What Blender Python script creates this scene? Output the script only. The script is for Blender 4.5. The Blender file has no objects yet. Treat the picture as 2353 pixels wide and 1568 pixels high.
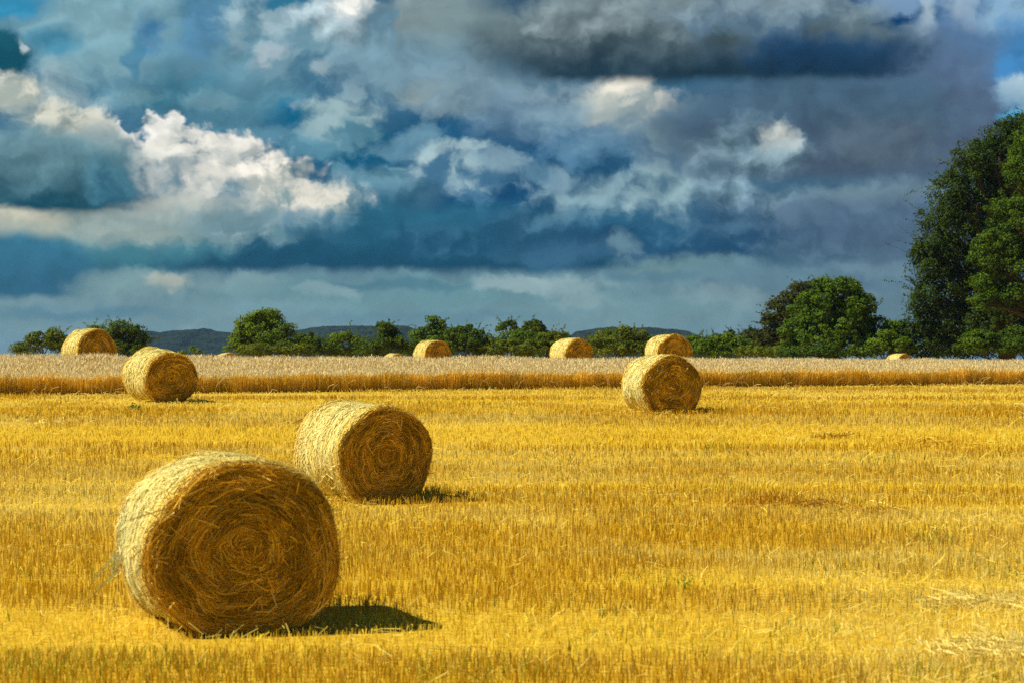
import bpy, math
import numpy as np
from mathutils import Vector, Matrix

SC = bpy.context.scene
COL = SC.collection
R = math.radians
FPX = 4573.0                 # focal length in the units the sketch was measured in (frame width 2352)
CX, CY = 1176.0, 792.0       # principal point and eye level in the sketch
EYE = 2.11                   # camera height
SUN_EL, SUN_AZ = R(48.5), R(9)  # the sun stands left of the view, a little behind the camera


# ------------------------------------------------------------------ helpers
def tag(o, label=None, cat=None, group=None, kind=None):
    for k, val in (('label', label), ('category', cat), ('group', group), ('kind', kind)):
        if val:
            o[k] = val
    return o


def empty(name, loc, rz=0.0):
    o = bpy.data.objects.new(name, None)
    o.location = loc
    o.rotation_euler = (0, 0, rz)
    o.empty_display_size = 0.2
    COL.objects.link(o)
    return o


def mesh_obj(name, verts, faces, mat, parent=None, tint=None, smooth=False, tris=None):
    """verts (n,3); faces (m,4) quads; tris (k,3); tint (n,3) colour of the thing itself"""
    me = bpy.data.meshes.new(name)
    verts = np.asarray(verts, dtype=np.float32)
    loops, starts, totals = [], [], []
    pos = 0
    for f in (faces, tris):
        if f is None or len(f) == 0:
            continue
        f = np.asarray(f, dtype=np.int32)
        k = f.shape[1]
        loops.append(f.ravel())
        starts.append(pos + np.arange(len(f), dtype=np.int32) * k)
        totals.append(np.full(len(f), k, dtype=np.int32))
        pos += f.size
    loops = np.concatenate(loops); starts = np.concatenate(starts); totals = np.concatenate(totals)
    me.vertices.add(len(verts)); me.vertices.foreach_set('co', verts.ravel())
    me.loops.add(len(loops)); me.loops.foreach_set('vertex_index', loops)
    me.polygons.add(len(starts))
    me.polygons.foreach_set('loop_start', starts)
    me.polygons.foreach_set('loop_total', totals)
    me.polygons.foreach_set('use_smooth', np.full(len(starts), smooth))
    if tint is not None:
        a = me.attributes.new('tint', 'FLOAT_COLOR', 'POINT')
        t = np.ones((len(verts), 4), dtype=np.float32)
        t[:, :3] = tint
        a.data.foreach_set('color', t.ravel())
    me.update(calc_edges=True)
    if mat:
        me.materials.append(mat)
    o = bpy.data.objects.new(name, me)
    COL.objects.link(o)
    if parent:
        o.parent = parent
    return o


class Soup:
    """collects pieces of one mesh"""
    def __init__(self):
        self.v, self.f, self.t, self.c, self.n = [], [], [], [], 0

    def add(self, v, f=None, c=(1, 1, 1), t=None):
        v = np.asarray(v, dtype=np.float64).reshape(-1, 3)
        if f is not None and len(f):
            self.f.append(np.asarray(f) + self.n)
        if t is not None and len(t):
            self.t.append(np.asarray(t) + self.n)
        self.v.append(v)
        c = np.asarray(c, dtype=np.float64)
        if c.ndim == 1:
            c = np.tile(c, (len(v), 1))
        self.c.append(c)
        self.n += len(v)

    def build(self, name, mat, parent=None, smooth=False):
        return mesh_obj(name, np.concatenate(self.v), np.concatenate(self.f) if self.f else None, mat, parent,
                        np.concatenate(self.c), smooth, np.concatenate(self.t) if self.t else None)


def _h(ix, iy, seed):
    n = (ix.astype(np.int64) * 374761393 + iy.astype(np.int64) * 668265263 + seed * 1442695041) & 0xffffffff
    n = ((n ^ (n >> 13)) * 1274126177) & 0xffffffff
    return ((n ^ (n >> 16)) & 0xffff) / 65535.0


def vnoise(x, y, seed=0, octaves=3, rough=0.5):
    x = np.asarray(x, dtype=np.float64); y = np.asarray(y, dtype=np.float64)
    out, amp, tot = 0.0, 1.0, 0.0
    for o in range(octaves):
        ix, iy = np.floor(x), np.floor(y)
        fx, fy = x - ix, y - iy
        fx = fx * fx * (3 - 2 * fx); fy = fy * fy * (3 - 2 * fy)
        s = seed + 17 * o
        a = _h(ix, iy, s) * (1 - fx) + _h(ix + 1, iy, s) * fx
        b = _h(ix, iy + 1, s) * (1 - fx) + _h(ix + 1, iy + 1, s) * fx
        out = out + amp * (a * (1 - fy) + b * fy)
        tot += amp; amp *= rough
        x = x * 2.03 + 5.1; y = y * 2.03 + 3.7
    return out / tot


def sstep(a, b, x):
    t = np.clip((np.asarray(x, dtype=np.float64) - a) / (b - a), 0, 1)
    return t * t * (3 - 2 * t)


# ------------------------------------------------------------------ the lie of the land
def front_line(x):
    """y of the edge of the uncut wheat"""
    return 57.5 + 0.4354 * (x + 14.8)


def ground_z(x, y):
    x = np.asarray(x, dtype=np.float64); y = np.asarray(y, dtype=np.float64)
    near = np.interp(y, [-100, 25, 30, 36, 42, 46, 52, 58, 64, 2000], [-.02, -.02, .01, .16, .40, .53, .61, .64, .67, .69])
    w = y - front_line(x)
    t = np.clip((x / np.maximum(y, 20) * FPX + CX) / 2352.0, -0.3, 1.3)
    crest = 1.224 - 0.31 * t
    z = near + (crest - near) * sstep(0, 9.5, w)
    z = z - np.clip(w - 8, 0, 60) * 0.004
    z = z - np.clip(y - 115, 0, 320) * 0.016 - np.clip(y - 435, 0, 6000) * 0.008
    z = z + (vnoise(x * 0.5, y * 0.5, 3, 2) - 0.5) * 0.05
    return z


def at(u, v, y):
    """point of the sketch at distance y"""
    return np.array([(u - CX) / FPX * y, y, EYE - (v - CY) / FPX * y])


def on_ground(u, v):
    ys = np.linspace(9, 75, 3000)
    zs = EYE - (v - CY) / FPX * ys
    g = ground_z((u - CX) / FPX * ys, ys)
    i = int(np.argmax(g >= zs))
    y = ys[i]
    x = (u - CX) / FPX * y
    return float(x), float(y), float(ground_z(x, y))


# ------------------------------------------------------------------ materials
def tint_material(name, rough=0.6, spec=0.25, transl=0.2, vary=0.0, bump=None):
    m = bpy.data.materials.new(name)
    m.use_nodes = True
    t = m.node_tree
    t.nodes.clear()
    N = Nodes(t)
    a = t.nodes.new('ShaderNodeAttribute'); a.attribute_name = 'tint'
    col = a.outputs['Color']
    if vary:
        g = t.nodes.new('ShaderNodeNewGeometry')
        k = N.m('MULTIPLY_ADD', g.outputs['Random Per Island'], vary, 1.0 - vary / 2)
        col = N.v('SCALE', col); col.node.inputs[0].default_value = (0, 0, 0)
        t.links.new(a.outputs['Color'], col.node.inputs[0]); t.links.new(k, col.node.inputs['Scale'])
    p = t.nodes.new('ShaderNodeBsdfPrincipled')
    p.inputs['Roughness'].default_value = rough
    p.inputs['Specular IOR Level'].default_value = spec
    t.links.new(col, p.inputs['Base Color'])
    if bump:
        tc = t.nodes.new('ShaderNodeTexCoord')
        b = t.nodes.new('ShaderNodeBump'); b.inputs['Strength'].default_value = bump[1]; b.inputs['Distance'].default_value = bump[2]
        t.links.new(N.noise(tc.outputs['Object'], bump[0], 4.0, 0.6, dims='3D'), b.inputs['Height'])
        t.links.new(b.outputs[0], p.inputs['Normal'])
    out = t.nodes.new('ShaderNodeOutputMaterial')
    if transl:
        tr = t.nodes.new('ShaderNodeBsdfTranslucent'); t.links.new(col, tr.inputs[0])
        mx = t.nodes.new('ShaderNodeMixShader'); mx.inputs[0].default_value = transl
        t.links.new(p.outputs[0], mx.inputs[1]); t.links.new(tr.outputs[0], mx.inputs[2])
        t.links.new(mx.outputs[0], out.inputs[0])
    else:
        t.links.new(p.outputs[0], out.inputs[0])
    return m


def soil_material():
    m = bpy.data.materials.new('straw_strewn_soil')
    m.use_nodes = True
    t = m.node_tree
    N = Nodes(t)
    p = t.nodes['Principled BSDF']
    tc = t.nodes.new('ShaderNodeTexCoord')
    P = tc.outputs['Object']
    a = N.noise(P, 18.0, 6.0, 0.65, dims='3D')
    b = N.noise(P, 0.35, 3.0, 0.5, dims='3D')
    st = N.noise(N.v('MULTIPLY', P, (8, 60, 1)), 1.0, 3.0, 0.6, dims='3D')
    c = N.mix(N.mr(a, 0.3, 0.7), (0.40, 0.215, 0.010, 1), (0.76, 0.50, 0.030, 1))
    c = N.mix(N.mr(st, 0.48, 0.7, 0, .7), c, (0.62, 0.42, 0.05, 1))
    c = N.mix(N.mr(b, 0.4, 0.7, 0, .35), c, (0.50, 0.29, 0.02, 1))
    t.links.new(c, p.inputs['Base Color'])
    p.inputs['Roughness'].default_value = 0.9
    p.inputs['Specular IOR Level'].default_value = 0.1
    bp = t.nodes.new('ShaderNodeBump'); bp.inputs['Strength'].default_value = 0.7; bp.inputs['Distance'].default_value = 0.03
    t.links.new(a, bp.inputs['Height']); t.links.new(bp.outputs[0], p.inputs['Normal'])
    return m


def hill_material():
    m = bpy.data.materials.new('distant_woodland')
    m.use_nodes = True
    t = m.node_tree
    N = Nodes(t)
    p = t.nodes['Principled BSDF']
    tc = t.nodes.new('ShaderNodeTexCoord')
    a = N.noise(tc.outputs['Object'], 0.05, 4.0, 0.6, dims='3D')
    c = N.mix(N.mr(a, 0.3, 0.7), (0.006, 0.014, 0.014, 1), (0.020, 0.034, 0.026, 1))
    t.links.new(c, p.inputs['Base Color'])
    p.inputs['Roughness'].default_value = 0.9
    p.inputs['Specular IOR Level'].default_value = 0.05
    return m
# ------------------------------------------------------------------ sky (world)
def srgb(r, g, b):
    def f(c):
        c /= 255.0
        return c / 12.92 if c <= 0.04045 else ((c + 0.055) / 1.055) ** 2.4
    return (f(r), f(g), f(b), 1.0)


class Nodes:
    """small helper round a node tree"""
    def __init__(self, tree):
        self.t = tree
        self.n = tree.nodes
        self.l = tree.links

    def put(self, node, i, val):
        if val is None:
            return
        if hasattr(val, 'is_output'):
            self.l.new(val, node.inputs[i])
        else:
            node.inputs[i].default_value = val

    def m(self, op, a, b=None, c=None, clamp=False):
        nd = self.n.new('ShaderNodeMath'); nd.operation = op; nd.use_clamp = clamp
        self.put(nd, 0, a); self.put(nd, 1, b); self.put(nd, 2, c)
        return nd.outputs[0]

    def v(self, op, a, b=None, c=None, out=0):
        nd = self.n.new('ShaderNodeVectorMath'); nd.operation = op
        self.put(nd, 0, a); self.put(nd, 1, b); self.put(nd, 2, c)
        return nd.outputs['Value'] if op in ('LENGTH', 'DOT_PRODUCT') else nd.outputs[0]

    def mr(self, x, a, b, c=0.0, d=1.0, smooth=True):
        nd = self.n.new('ShaderNodeMapRange')
        nd.interpolation_type = 'SMOOTHSTEP' if smooth else 'LINEAR'
        for i, val in enumerate((x, a, b, c, d)):
            self.put(nd, i, val)
        return nd.outputs[0]

    def mix(self, f, a, b, blend='MIX'):
        nd = self.n.new('ShaderNodeMix'); nd.data_type = 'RGBA'; nd.blend_type = blend
        self.put(nd, 0, f); self.put(nd, 6, a); self.put(nd, 7, b)
        return nd.outputs[2]

    def noise(self, vec, scale, detail=4.0, rough=0.5, dist=0.0, dims='2D', out=0):
        nd = self.n.new('ShaderNodeTexNoise'); nd.noise_dimensions = dims
        if vec is not None:
            self.l.new(vec, nd.inputs['Vector'])
        nd.inputs['Scale'].default_value = scale
        nd.inputs['Detail'].default_value = detail
        nd.inputs['Roughness'].default_value = rough
        nd.inputs['Distortion'].default_value = dist
        return nd.outputs[out]


def build_world(sun_el, sun_rot):
    w = bpy.data.worlds.new("World")
    SC.world = w
    w.use_nodes = True
    t = w.node_tree
    t.nodes.clear()
    N = Nodes(t)
    tc = t.nodes.new('ShaderNodeTexCoord')
    sep = t.nodes.new('ShaderNodeSeparateXYZ')
    t.links.new(tc.outputs['Generated'], sep.inputs[0])
    # the cloud deck is laid out on the tangents of azimuth and elevation
    yy = N.m('MAXIMUM', N.m('ABSOLUTE', sep.outputs[1]), 0.3)
    tx = N.m('DIVIDE', sep.outputs[0], yy)
    tz = N.m('DIVIDE', sep.outputs[2], yy)
    U = N.m('MULTIPLY_ADD', tx, 45.73, 11.76)
    V = N.m('MULTIPLY_ADD', tz, -45.73, 7.92)
    cmb = t.nodes.new('ShaderNodeCombineXYZ')
    t.links.new(U, cmb.inputs[0]); t.links.new(V, cmb.inputs[1])
    P = cmb.outputs[0]
    half = (0.5, 0.5, 0.5)
    wbig = N.noise(P, 0.55, 3.0, 0.5, out=1)
    wsml = N.noise(P, 2.3, 5.0, 0.6, out=1)
    Pw = N.v('MULTIPLY_ADD', N.v('SUBTRACT', wbig, half), (0.9, 0.55, 0), P)
    Pw = N.v('MULTIPLY_ADD', N.v('SUBTRACT', wsml, half), (0.42, 0.34, 0), Pw)
    Psoft = N.v('MULTIPLY_ADD', N.v('SUBTRACT', wbig, half), (0.9, 0.45, 0), P)
    # edge noise and its shift towards the sun (upper left): the difference shades the billows
    stretch = N.v('MULTIPLY', Pw, (0.85, 1.15, 1))
    nB = N.noise(stretch, 1.15, 8.0, 0.56)
    nB1 = N.noise(stretch, 1.15, 3.5, 0.5)
    nB2 = N.noise(N.v('ADD', stretch, (-0.2, -0.26, 0)), 1.15, 3.5, 0.5)
    emb = N.m('SUBTRACT', nB1, nB2)
    # rounded cauliflower heads
    vor = t.nodes.new('ShaderNodeTexVoronoi')
    vor.voronoi_dimensions = '2D'; vor.feature = 'SMOOTH_F1'
    vor.inputs['Scale'].default_value = 2.1
    vor.inputs['Detail'].default_value = 2.0
    vor.inputs['Roughness'].default_value = 0.5
    vor.inputs['Smoothness'].default_value = 0.35
    t.links.new(N.v('MULTIPLY_ADD', N.v('SUBTRACT', wsml, half), (0.2, 0.2, 0), P), vor.inputs['Vector'])
    bil = N.m('SUBTRACT', 0.5, vor.outputs['Distance'])
    nBc = N.m('SUBTRACT', nB, 0.5)
    edge_cum = N.m('ADD', nBc, N.m('MULTIPLY', bil, 0.75))
    sepw = t.nodes.new('ShaderNodeSeparateXYZ'); t.links.new(Pw, sepw.inputs[0])
    Vw = sepw.outputs[1]
    seps = t.nodes.new('ShaderNodeSeparateXYZ'); t.links.new(Psoft, seps.inputs[0])
    Vs = seps.outputs[1]

    # clear air between and behind the clouds: the physical sky, graded to this day's blue
    sky = t.nodes.new('ShaderNodeTexSky')
    sky.sky_type = 'NISHITA'; sky.sun_disc = False
    sky.sun_elevation = sun_el; sky.sun_rotation = sun_rot
    clear = N.mix(1.0, sky.outputs[0], (0.030, 0.030, 0.034, 1), 'MULTIPLY')
    g1 = N.mr(V, 5.0, 7.6)
    base = N.mix(g1, srgb(48, 104, 136), srgb(114, 152, 160))
    gl = N.mr(U, 13.0, 22.0)
    base = N.mix(N.m('MULTIPLY', gl, 0.55), base, srgb(74, 104, 128))
    gtl = N.m('MULTIPLY', N.mr(U, 9.0, 3.0), N.mr(V, 4.0, 1.0))
    base = N.mix(N.m('MULTIPLY', gtl, 0.9), base, srgb(78, 142, 168))
    cur = N.mix(0.18, base, clear)
    # high thin veil everywhere
    cur = N.mix(N.m('MULTIPLY', N.mr(nB, 0.42, 0.72), 0.14), cur, srgb(150, 172, 182))

    def puff(cur, cx, cy, rx, ry, col, col2=None, soft=0.7, amp=0.9, alpha=1.0, base=None, bsoft=0.10, cum=False, lit=0.0, still=False):
        pos = Psoft if still else Pw
        d = N.v('LENGTH', N.v('MULTIPLY_ADD', pos, (1.0 / rx, 1.0 / ry, 0), (-cx / rx, -cy / ry, 0)))
        s = N.m('MULTIPLY_ADD', edge_cum if cum else nBc, -amp * 1.6, d)
        a = N.mr(s, 1.06 + soft * 0.45, 1.06 - soft * 0.55, 0.0, alpha)
        if base is not None:
            a = N.m('MULTIPLY', a, N.mr(N.m('MULTIPLY_ADD', N.m('SUBTRACT', Vw, V), 0.42, V), base + bsoft, base - bsoft))
        c = srgb(*col)
        if col2 is not None:
            tt = N.mr(N.m('MULTIPLY_ADD', emb, -5.0 * lit, Vw), cy - ry, (base if base else cy + ry * 0.9))
            c = N.mix(tt, c, srgb(*col2))
        elif lit:
            c = N.mix(N.mr(emb, -0.18 / lit, 0.18 / lit), srgb(*[max(0, x - 45) for x in col]), srgb(*[min(255, x + 35) for x in col]))
        return N.mix(a, cur, c)

    for p in CLOUDS:
        cur = puff(cur, *p[:5], **p[5])
    # relief of the whole deck, flatter towards the horizon
    emb = N.m('MULTIPLY', emb, N.mr(V, 7.4, 5.2, 0.3, 1.0))
    cur = N.mix(N.mr(emb, 0.0, 0.22, 0.0, 0.2), cur, N.mix(1.0, cur, (1.55, 1.5, 1.45, 1), 'MULTIPLY'))
    cur = N.mix(N.mr(emb, 0.0, -0.22, 0.0, 0.19), cur, N.mix(1.0, cur, (0.5, 0.58, 0.64, 1), 'MULTIPLY'))
    # fine vapour texture of the upper deck
    fine = N.m('MULTIPLY_ADD', N.m('MULTIPLY', nBc, N.mr(V, 7.0, 4.5, 0.2, 0.5)), 1.0, 1.0)
    sc = t.nodes.new('ShaderNodeVectorMath'); sc.operation = 'SCALE'
    t.links.new(cur, sc.inputs[0]); t.links.new(fine, sc.inputs['Scale'])
    cur = sc.outputs[0]
    # the unseen sky overhead and behind is dimmed to cut ambient fill
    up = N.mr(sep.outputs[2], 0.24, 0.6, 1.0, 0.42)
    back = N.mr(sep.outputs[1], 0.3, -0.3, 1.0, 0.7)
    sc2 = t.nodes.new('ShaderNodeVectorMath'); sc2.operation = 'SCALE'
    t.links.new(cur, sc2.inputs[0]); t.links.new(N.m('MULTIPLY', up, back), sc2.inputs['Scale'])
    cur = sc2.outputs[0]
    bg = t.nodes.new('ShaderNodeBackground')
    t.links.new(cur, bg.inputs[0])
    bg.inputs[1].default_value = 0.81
    out = t.nodes.new('ShaderNodeOutputWorld')
    t.links.new(bg.outputs[0], out.inputs[0])
    w.cycles.sampling_method = 'MANUAL'
    w.cycles.sample_map_resolution = 256


def C(cx, cy, rx, ry, col, col2=None, **k):
    if col2:
        k['col2'] = col2
    return (cx, cy, rx, ry, col, k)


S = dict(soft=1.0, amp=0.9)            # soft wash
CLOUDS = [
    # upper left, thin pale layer with blue holes
    C(2.4, .8, 2.3, 1.2, (120, 160, 172), **S),
    C(5.2, 1.6, 1.8, 1.0, (98, 142, 160), **S),
    C(.2, .1, .8, .3, (52, 138, 176), **S),
    C(3.45, .72, .4, .34, (20, 104, 156), soft=1, amp=1.3, alpha=.7),
    C(3.05, 1.35, .2, .5, (44, 116, 152), soft=1, amp=1.3, alpha=.6),
    C(4.6, .6, .5, .7, (74, 126, 162), soft=1, amp=.9, alpha=.7),
    C(4.1, 2.2, 1.0, .65, (48, 104, 126), soft=1, amp=.7, alpha=.85),
    C(1.2, 1.0, .6, .35, (52, 128, 158), soft=1, amp=.8, alpha=.8),
    C(5.6, 2.5, 1.5, .6, (78, 128, 148), soft=1, amp=.7, alpha=.8),
    C(.0, 1.25, .72, .6, (30, 94, 114), (16, 76, 96), soft=.4, amp=.6, base=1.74),
    C(.48, 1.08, .15, .2, (196, 212, 216), soft=.9, amp=1.2, alpha=.8),
    # top middle
    C(6.9, .6, 1.6, .7, (146, 172, 182), (110, 150, 166), soft=.8, amp=.9, lit=.6),
    C(6.7, .0, .5, .2, (46, 112, 142), **S),
    C(9.8, .6, 1.6, .9, (126, 146, 150), **S),
    C(11.3, .6, 1.3, .8, (118, 142, 146), **S),
    C(7.85, .45, .8, .6, (160, 182, 190), soft=.8, amp=.9, lit=.6),
    C(8.05, .12, .5, .42, (224, 226, 220), (180, 194, 198), soft=.7, amp=.9, lit=.6),
    C(8.75, .75, .5, .7, (92, 126, 144), soft=.7, amp=1.0),
    C(6.25, 1.45, .5, .4, (150, 170, 180), (112, 150, 166), soft=.7, amp=.9, lit=.6),
    C(7.5, 1.6, .3, .22, (168, 188, 194), soft=1, amp=1.2, alpha=.8),
    C(8.2, 2.0, .2, .22, (150, 176, 184), soft=1, amp=1.3, alpha=.7),
    C(9.3, 1.5, 1.8, .7, (112, 146, 162), **S),
    C(9.8, 2.2, .7, .28, (146, 164, 164), soft=1, amp=.6, alpha=.85),
    # teal and blue gaps of the middle
    C(7.2, 2.85, 1.0, .4, (20, 102, 138), soft=.9, amp=1.1),
    C(8.6, 3.4, 2.2, .6, (16, 90, 124), soft=.9, amp=1.0),
    C(10.2, 3.1, 1.5, .7, (32, 88, 124), soft=.9, amp=.9),
    C(12.6, 3.3, 1.7, .8, (36, 86, 122), soft=.9, amp=.9),
    C(14.4, 3.75, 1.4, .5, (28, 78, 112), soft=.9, amp=.9),
    C(7.9, 2.9, .9, .6, (138, 166, 172), (84, 132, 150), soft=.8, amp=1.2, lit=.7),
    C(6.4, 3.1, .7, .25, (88, 134, 154), soft=1, amp=1.2, alpha=.8),
    C(9.0, 3.35, .8, .3, (96, 138, 158), soft=1, amp=1.6, alpha=.7),
    C(11.3, 2.1, 1.7, .7, (116, 144, 158), soft=1, amp=.8, alpha=.85),
    C(12.0, 2.75, .9, .5, (92, 124, 148), soft=1, amp=.9, alpha=.7),
    # long slate band with a level base
    C(8.6, 4.75, 1.9, .9, (96, 140, 158), (44, 98, 124), soft=.5, amp=.8, lit=.5),
    C(11.3, 4.9, 1.9, .95, (22, 74, 112), soft=.8, amp=.7),
    C(9.0, 5.7, 8.8, .95, (40, 98, 124), (24, 74, 100), soft=.6, amp=.4, base=6.2, bsoft=.14, still=True),
    C(15.3, 5.35, 3.8, .8, (30, 80, 112), (34, 76, 108), soft=.7, amp=.5, base=5.95, bsoft=.2, still=True),
    C(13.0, 5.75, 1.3, .3, (58, 104, 134), soft=1, amp=.7, alpha=.8),
    C(2.6, 5.6, 2.4, .6, (92, 140, 150), (60, 118, 134), soft=.9, amp=.5, still=True),
    # white cumulus on the left
    C(2.9, 5.05, 3.2, .5, (142, 160, 156), soft=.9, amp=.6),
    C(6.0, 4.75, 2.1, .7, (190, 196, 190), (100, 138, 150), soft=.6, amp=.7, lit=.5),
    C(2.78, 3.05, .36, .4, (228, 230, 224), (196, 202, 200), soft=.35, amp=.6, cum=True, lit=.7),
    C(4.0, 3.05, .66, .5, (232, 231, 224), (194, 199, 194), soft=.5, amp=.6, cum=True, lit=.8),
    C(5.3, 3.45, .6, .5, (234, 231, 222), (200, 202, 194), soft=.5, amp=.38, cum=True, lit=.7),
    C(4.5, 3.9, 1.9, .9, (222, 221, 211), (150, 165, 168), soft=.6, amp=.6, cum=True, lit=.7),
    C(6.25, 4.15, 1.0, .6, (238, 233, 220), (172, 180, 174), soft=.6, amp=.5, cum=True, lit=.8),
    C(7.05, 4.65, .9, .45, (218, 215, 202), (140, 164, 166), soft=.7, amp=.9, lit=.8),
    C(4.5, 4.3, .95, .45, (204, 204, 196), (116, 146, 160), soft=.7, amp=.4, lit=.4),
    C(3.6, 4.85, 1.6, .4, (176, 182, 174), (136, 158, 158), soft=1, amp=.6, alpha=.9),
    C(5.6, 4.98, 1.0, .2, (112, 144, 154), soft=1, amp=.6, alpha=.75),
    # left cloud, lit shoulder over a dark body
    C(1.0, 2.45, 1.0, .8, (140, 166, 174), (124, 152, 158), soft=.9, amp=.9, lit=.4),
    C(.2, 2.1, .75, .4, (212, 212, 196), (168, 178, 170), soft=.8, amp=.8, lit=.6),
    C(1.0, 2.65, .7, .3, (206, 207, 192), (160, 172, 166), soft=.8, amp=.9, lit=.6),
    C(1.8, 3.05, .9, .55, (204, 205, 190), (146, 160, 156), soft=.5, amp=.8, lit=.7),
    C(2.3, 3.6, .8, .7, (150, 164, 164), (96, 132, 144), soft=.7, amp=.7, lit=.5),
    C(.6, 4.2, 2.5, 1.15, (104, 142, 152), (22, 74, 92), soft=.6, amp=.45, base=4.88, bsoft=.14, lit=.15, still=True),
    C(2.5, 4.2, .65, .55, (76, 122, 138), (44, 96, 118), soft=.7, amp=.8, lit=.3),
    C(.5, 5.2, 1.0, .34, (192, 190, 170), (140, 160, 156), soft=.9, amp=.5, still=True),
    C(.3, 6.25, 1.8, .75, (54, 112, 138), (46, 98, 124), soft=.5, amp=.35, base=6.82, bsoft=.12, still=True),
    # under the band, pale rifts above the horizon
    C(3.0, 6.5, 1.4, .3, (118, 150, 154), soft=1, amp=.9, alpha=.85),
    C(3.95, 6.45, .55, .18, (172, 178, 166), soft=1, amp=.7, alpha=.75),
    C(5.6, 6.5, 1.0, .25, (128, 158, 162), soft=1, amp=.9, alpha=.75),
    C(9.5, 6.7, 4.0, .4, (100, 142, 150), soft=1, amp=.8, alpha=.8),
    C(9.0, 6.55, 1.8, .14, (72, 118, 136), soft=1, amp=.8, alpha=.7),
    C(11.7, 6.5, .8, .2, (150, 174, 178), soft=1, amp=1.2, alpha=.7),
    C(13.0, 6.6, .9, .22, (142, 168, 172), soft=1, amp=1.2, alpha=.7),
    C(15.9, 6.2, 1.6, .32, (112, 146, 152), soft=1, amp=.9, alpha=.75),
    C(17.4, 6.3, 1.6, .3, (96, 130, 146), soft=1, amp=.9, alpha=.8),
    C(15.0, 6.35, .9, .15, (78, 118, 136), soft=1, amp=.9, alpha=.6),
    C(14.35, 5.6, .28, .25, (120, 156, 168), soft=1, amp=1.1, alpha=.55),
    C(2.0, 7.2, 2.2, .18, (74, 122, 144), soft=1, amp=.9, alpha=.6),
    C(6.0, 7.1, 1.6, .2, (116, 152, 160), soft=1, amp=.9, alpha=.5),
    C(10.0, 7.3, 2.6, .16, (84, 126, 144), soft=1, amp=.9, alpha=.5),
    C(14.5, 7.05, 2.6, .25, (112, 150, 158), soft=1, amp=.9, alpha=.5),
    # middle right small clouds
    C(10.65, 3.95, 1.15, .55, (150, 176, 182), (70, 116, 146), soft=.75, amp=1.0, lit=.6),
    C(11.45, 3.75, .5, .28, (124, 156, 172), soft=1, amp=1.2, alpha=.9),
    C(13.3, 3.5, .42, .38, (108, 146, 168), (70, 118, 148), soft=.7, amp=.8),
    C(12.75, 4.15, .45, .28, (116, 150, 168), soft=.9, amp=1),
    C(14.1, 2.75, 1.8, .95, (134, 156, 166), (84, 126, 154), soft=.9, amp=.9, lit=.4),
    C(16.1, 3.5, 1.3, 1.0, (120, 148, 158), (78, 116, 144), soft=.9, amp=1, lit=.5),
    C(14.0, 4.7, 1.7, .6, (126, 158, 170), (42, 94, 124), soft=.7, amp=.8, lit=.4),
    C(15.4, 4.65, 1.15, .7, (136, 166, 174), (46, 96, 126), soft=.6, amp=.8, lit=.4),
    C(17.3, 4.85, 1.2, .6, (90, 122, 144), (56, 90, 118), soft=.8, amp=.8, lit=.4),
    C(14.5, 2.3, .85, .6, (226, 222, 206), (150, 168, 170), soft=.95, amp=.7, lit=.4),
    C(13.7, 2.5, .5, .4, (176, 184, 178), soft=1, amp=.8, alpha=.7),
    # scattered small heads and shreds in the middle of the sky
    C(7.1, 3.5, .5, .16, (84, 134, 154), soft=1, amp=1.6, alpha=.8),
    C(9.6, 3.0, .5, .22, (96, 136, 156), soft=1, amp=1.6, alpha=.75),
    C(12.2, 3.95, .5, .2, (92, 132, 156), soft=1, amp=1.5, alpha=.8),
    C(10.4, 2.55, .8, .25, (122, 148, 160), soft=1, amp=1.2, alpha=.8),
    C(12.9, 2.6, .7, .35, (110, 142, 160), soft=1, amp=1.2, alpha=.7),
    C(15.3, 3.05, .5, .45, (132, 158, 166), soft=1, amp=1.2, alpha=.8),
    C(16.4, 2.95, .22, .3, (158, 178, 182), soft=1, amp=1.4, alpha=.8),
    C(16.7, 4.3, .6, .4, (104, 136, 152), soft=.9, amp=1.1, alpha=.85, lit=.5),
    C(17.9, 4.6, .5, .3, (104, 134, 152), soft=.9, amp=1.1, alpha=.8, lit=.5),
    C(18.5, 4.9, .7, .3, (88, 116, 138), soft=1, amp=1.1, alpha=.8),
    C(5.0, 2.3, .5, .25, (110, 150, 164), soft=1, amp=1.2, alpha=.7),
    C(3.2, 2.1, .5, .25, (112, 152, 160), soft=1, amp=1.2, alpha=.6),
    C(5.4, .9, .25, .35, (132, 162, 174), soft=1, amp=1.4, alpha=.7),
    # soft billows in the lower band
    C(7.4, 5.15, .9, .35, (70, 120, 142), (42, 94, 120), soft=.9, amp=.9, lit=.4, alpha=.8),
    C(10.1, 5.5, 1.0, .32, (50, 100, 128), (32, 82, 110), soft=.9, amp=.9, lit=.4, alpha=.8),
    C(12.4, 5.2, 1.0, .42, (66, 110, 136), (36, 84, 112), soft=.9, amp=.9, lit=.4, alpha=.8),
    C(16.7, 5.35, .9, .35, (62, 100, 128), (36, 78, 108), soft=.9, amp=.9, lit=.4, alpha=.85),
    C(18.6, 5.75, 1.1, .35, (86, 118, 138), (62, 94, 118), soft=1, amp=.9, lit=.4, alpha=.8),
    C(20.2, 6.3, 1.2, .3, (104, 134, 148), (84, 114, 134), soft=1, amp=.9, lit=.3, alpha=.8),
    C(7.6, 6.7, .7, .16, (138, 164, 168), soft=1, amp=1.2, alpha=.6),
    C(13.5, 6.95, .8, .18, (136, 162, 166), soft=1, amp=1.2, alpha=.55),
    C(16.8, 6.8, 1.1, .2, (124, 150, 156), soft=1, amp=1.2, alpha=.6),
    C(1.5, 7.0, .9, .16, (118, 150, 160), soft=1, amp=1.2, alpha=.5),
    # right side
    C(20.3, .5, 1.7, 1.1, (12, 70, 116), soft=.9, amp=.9),
    C(22.6, .9, 1.6, 1.3, (92, 132, 172), soft=1, amp=.8),
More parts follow.
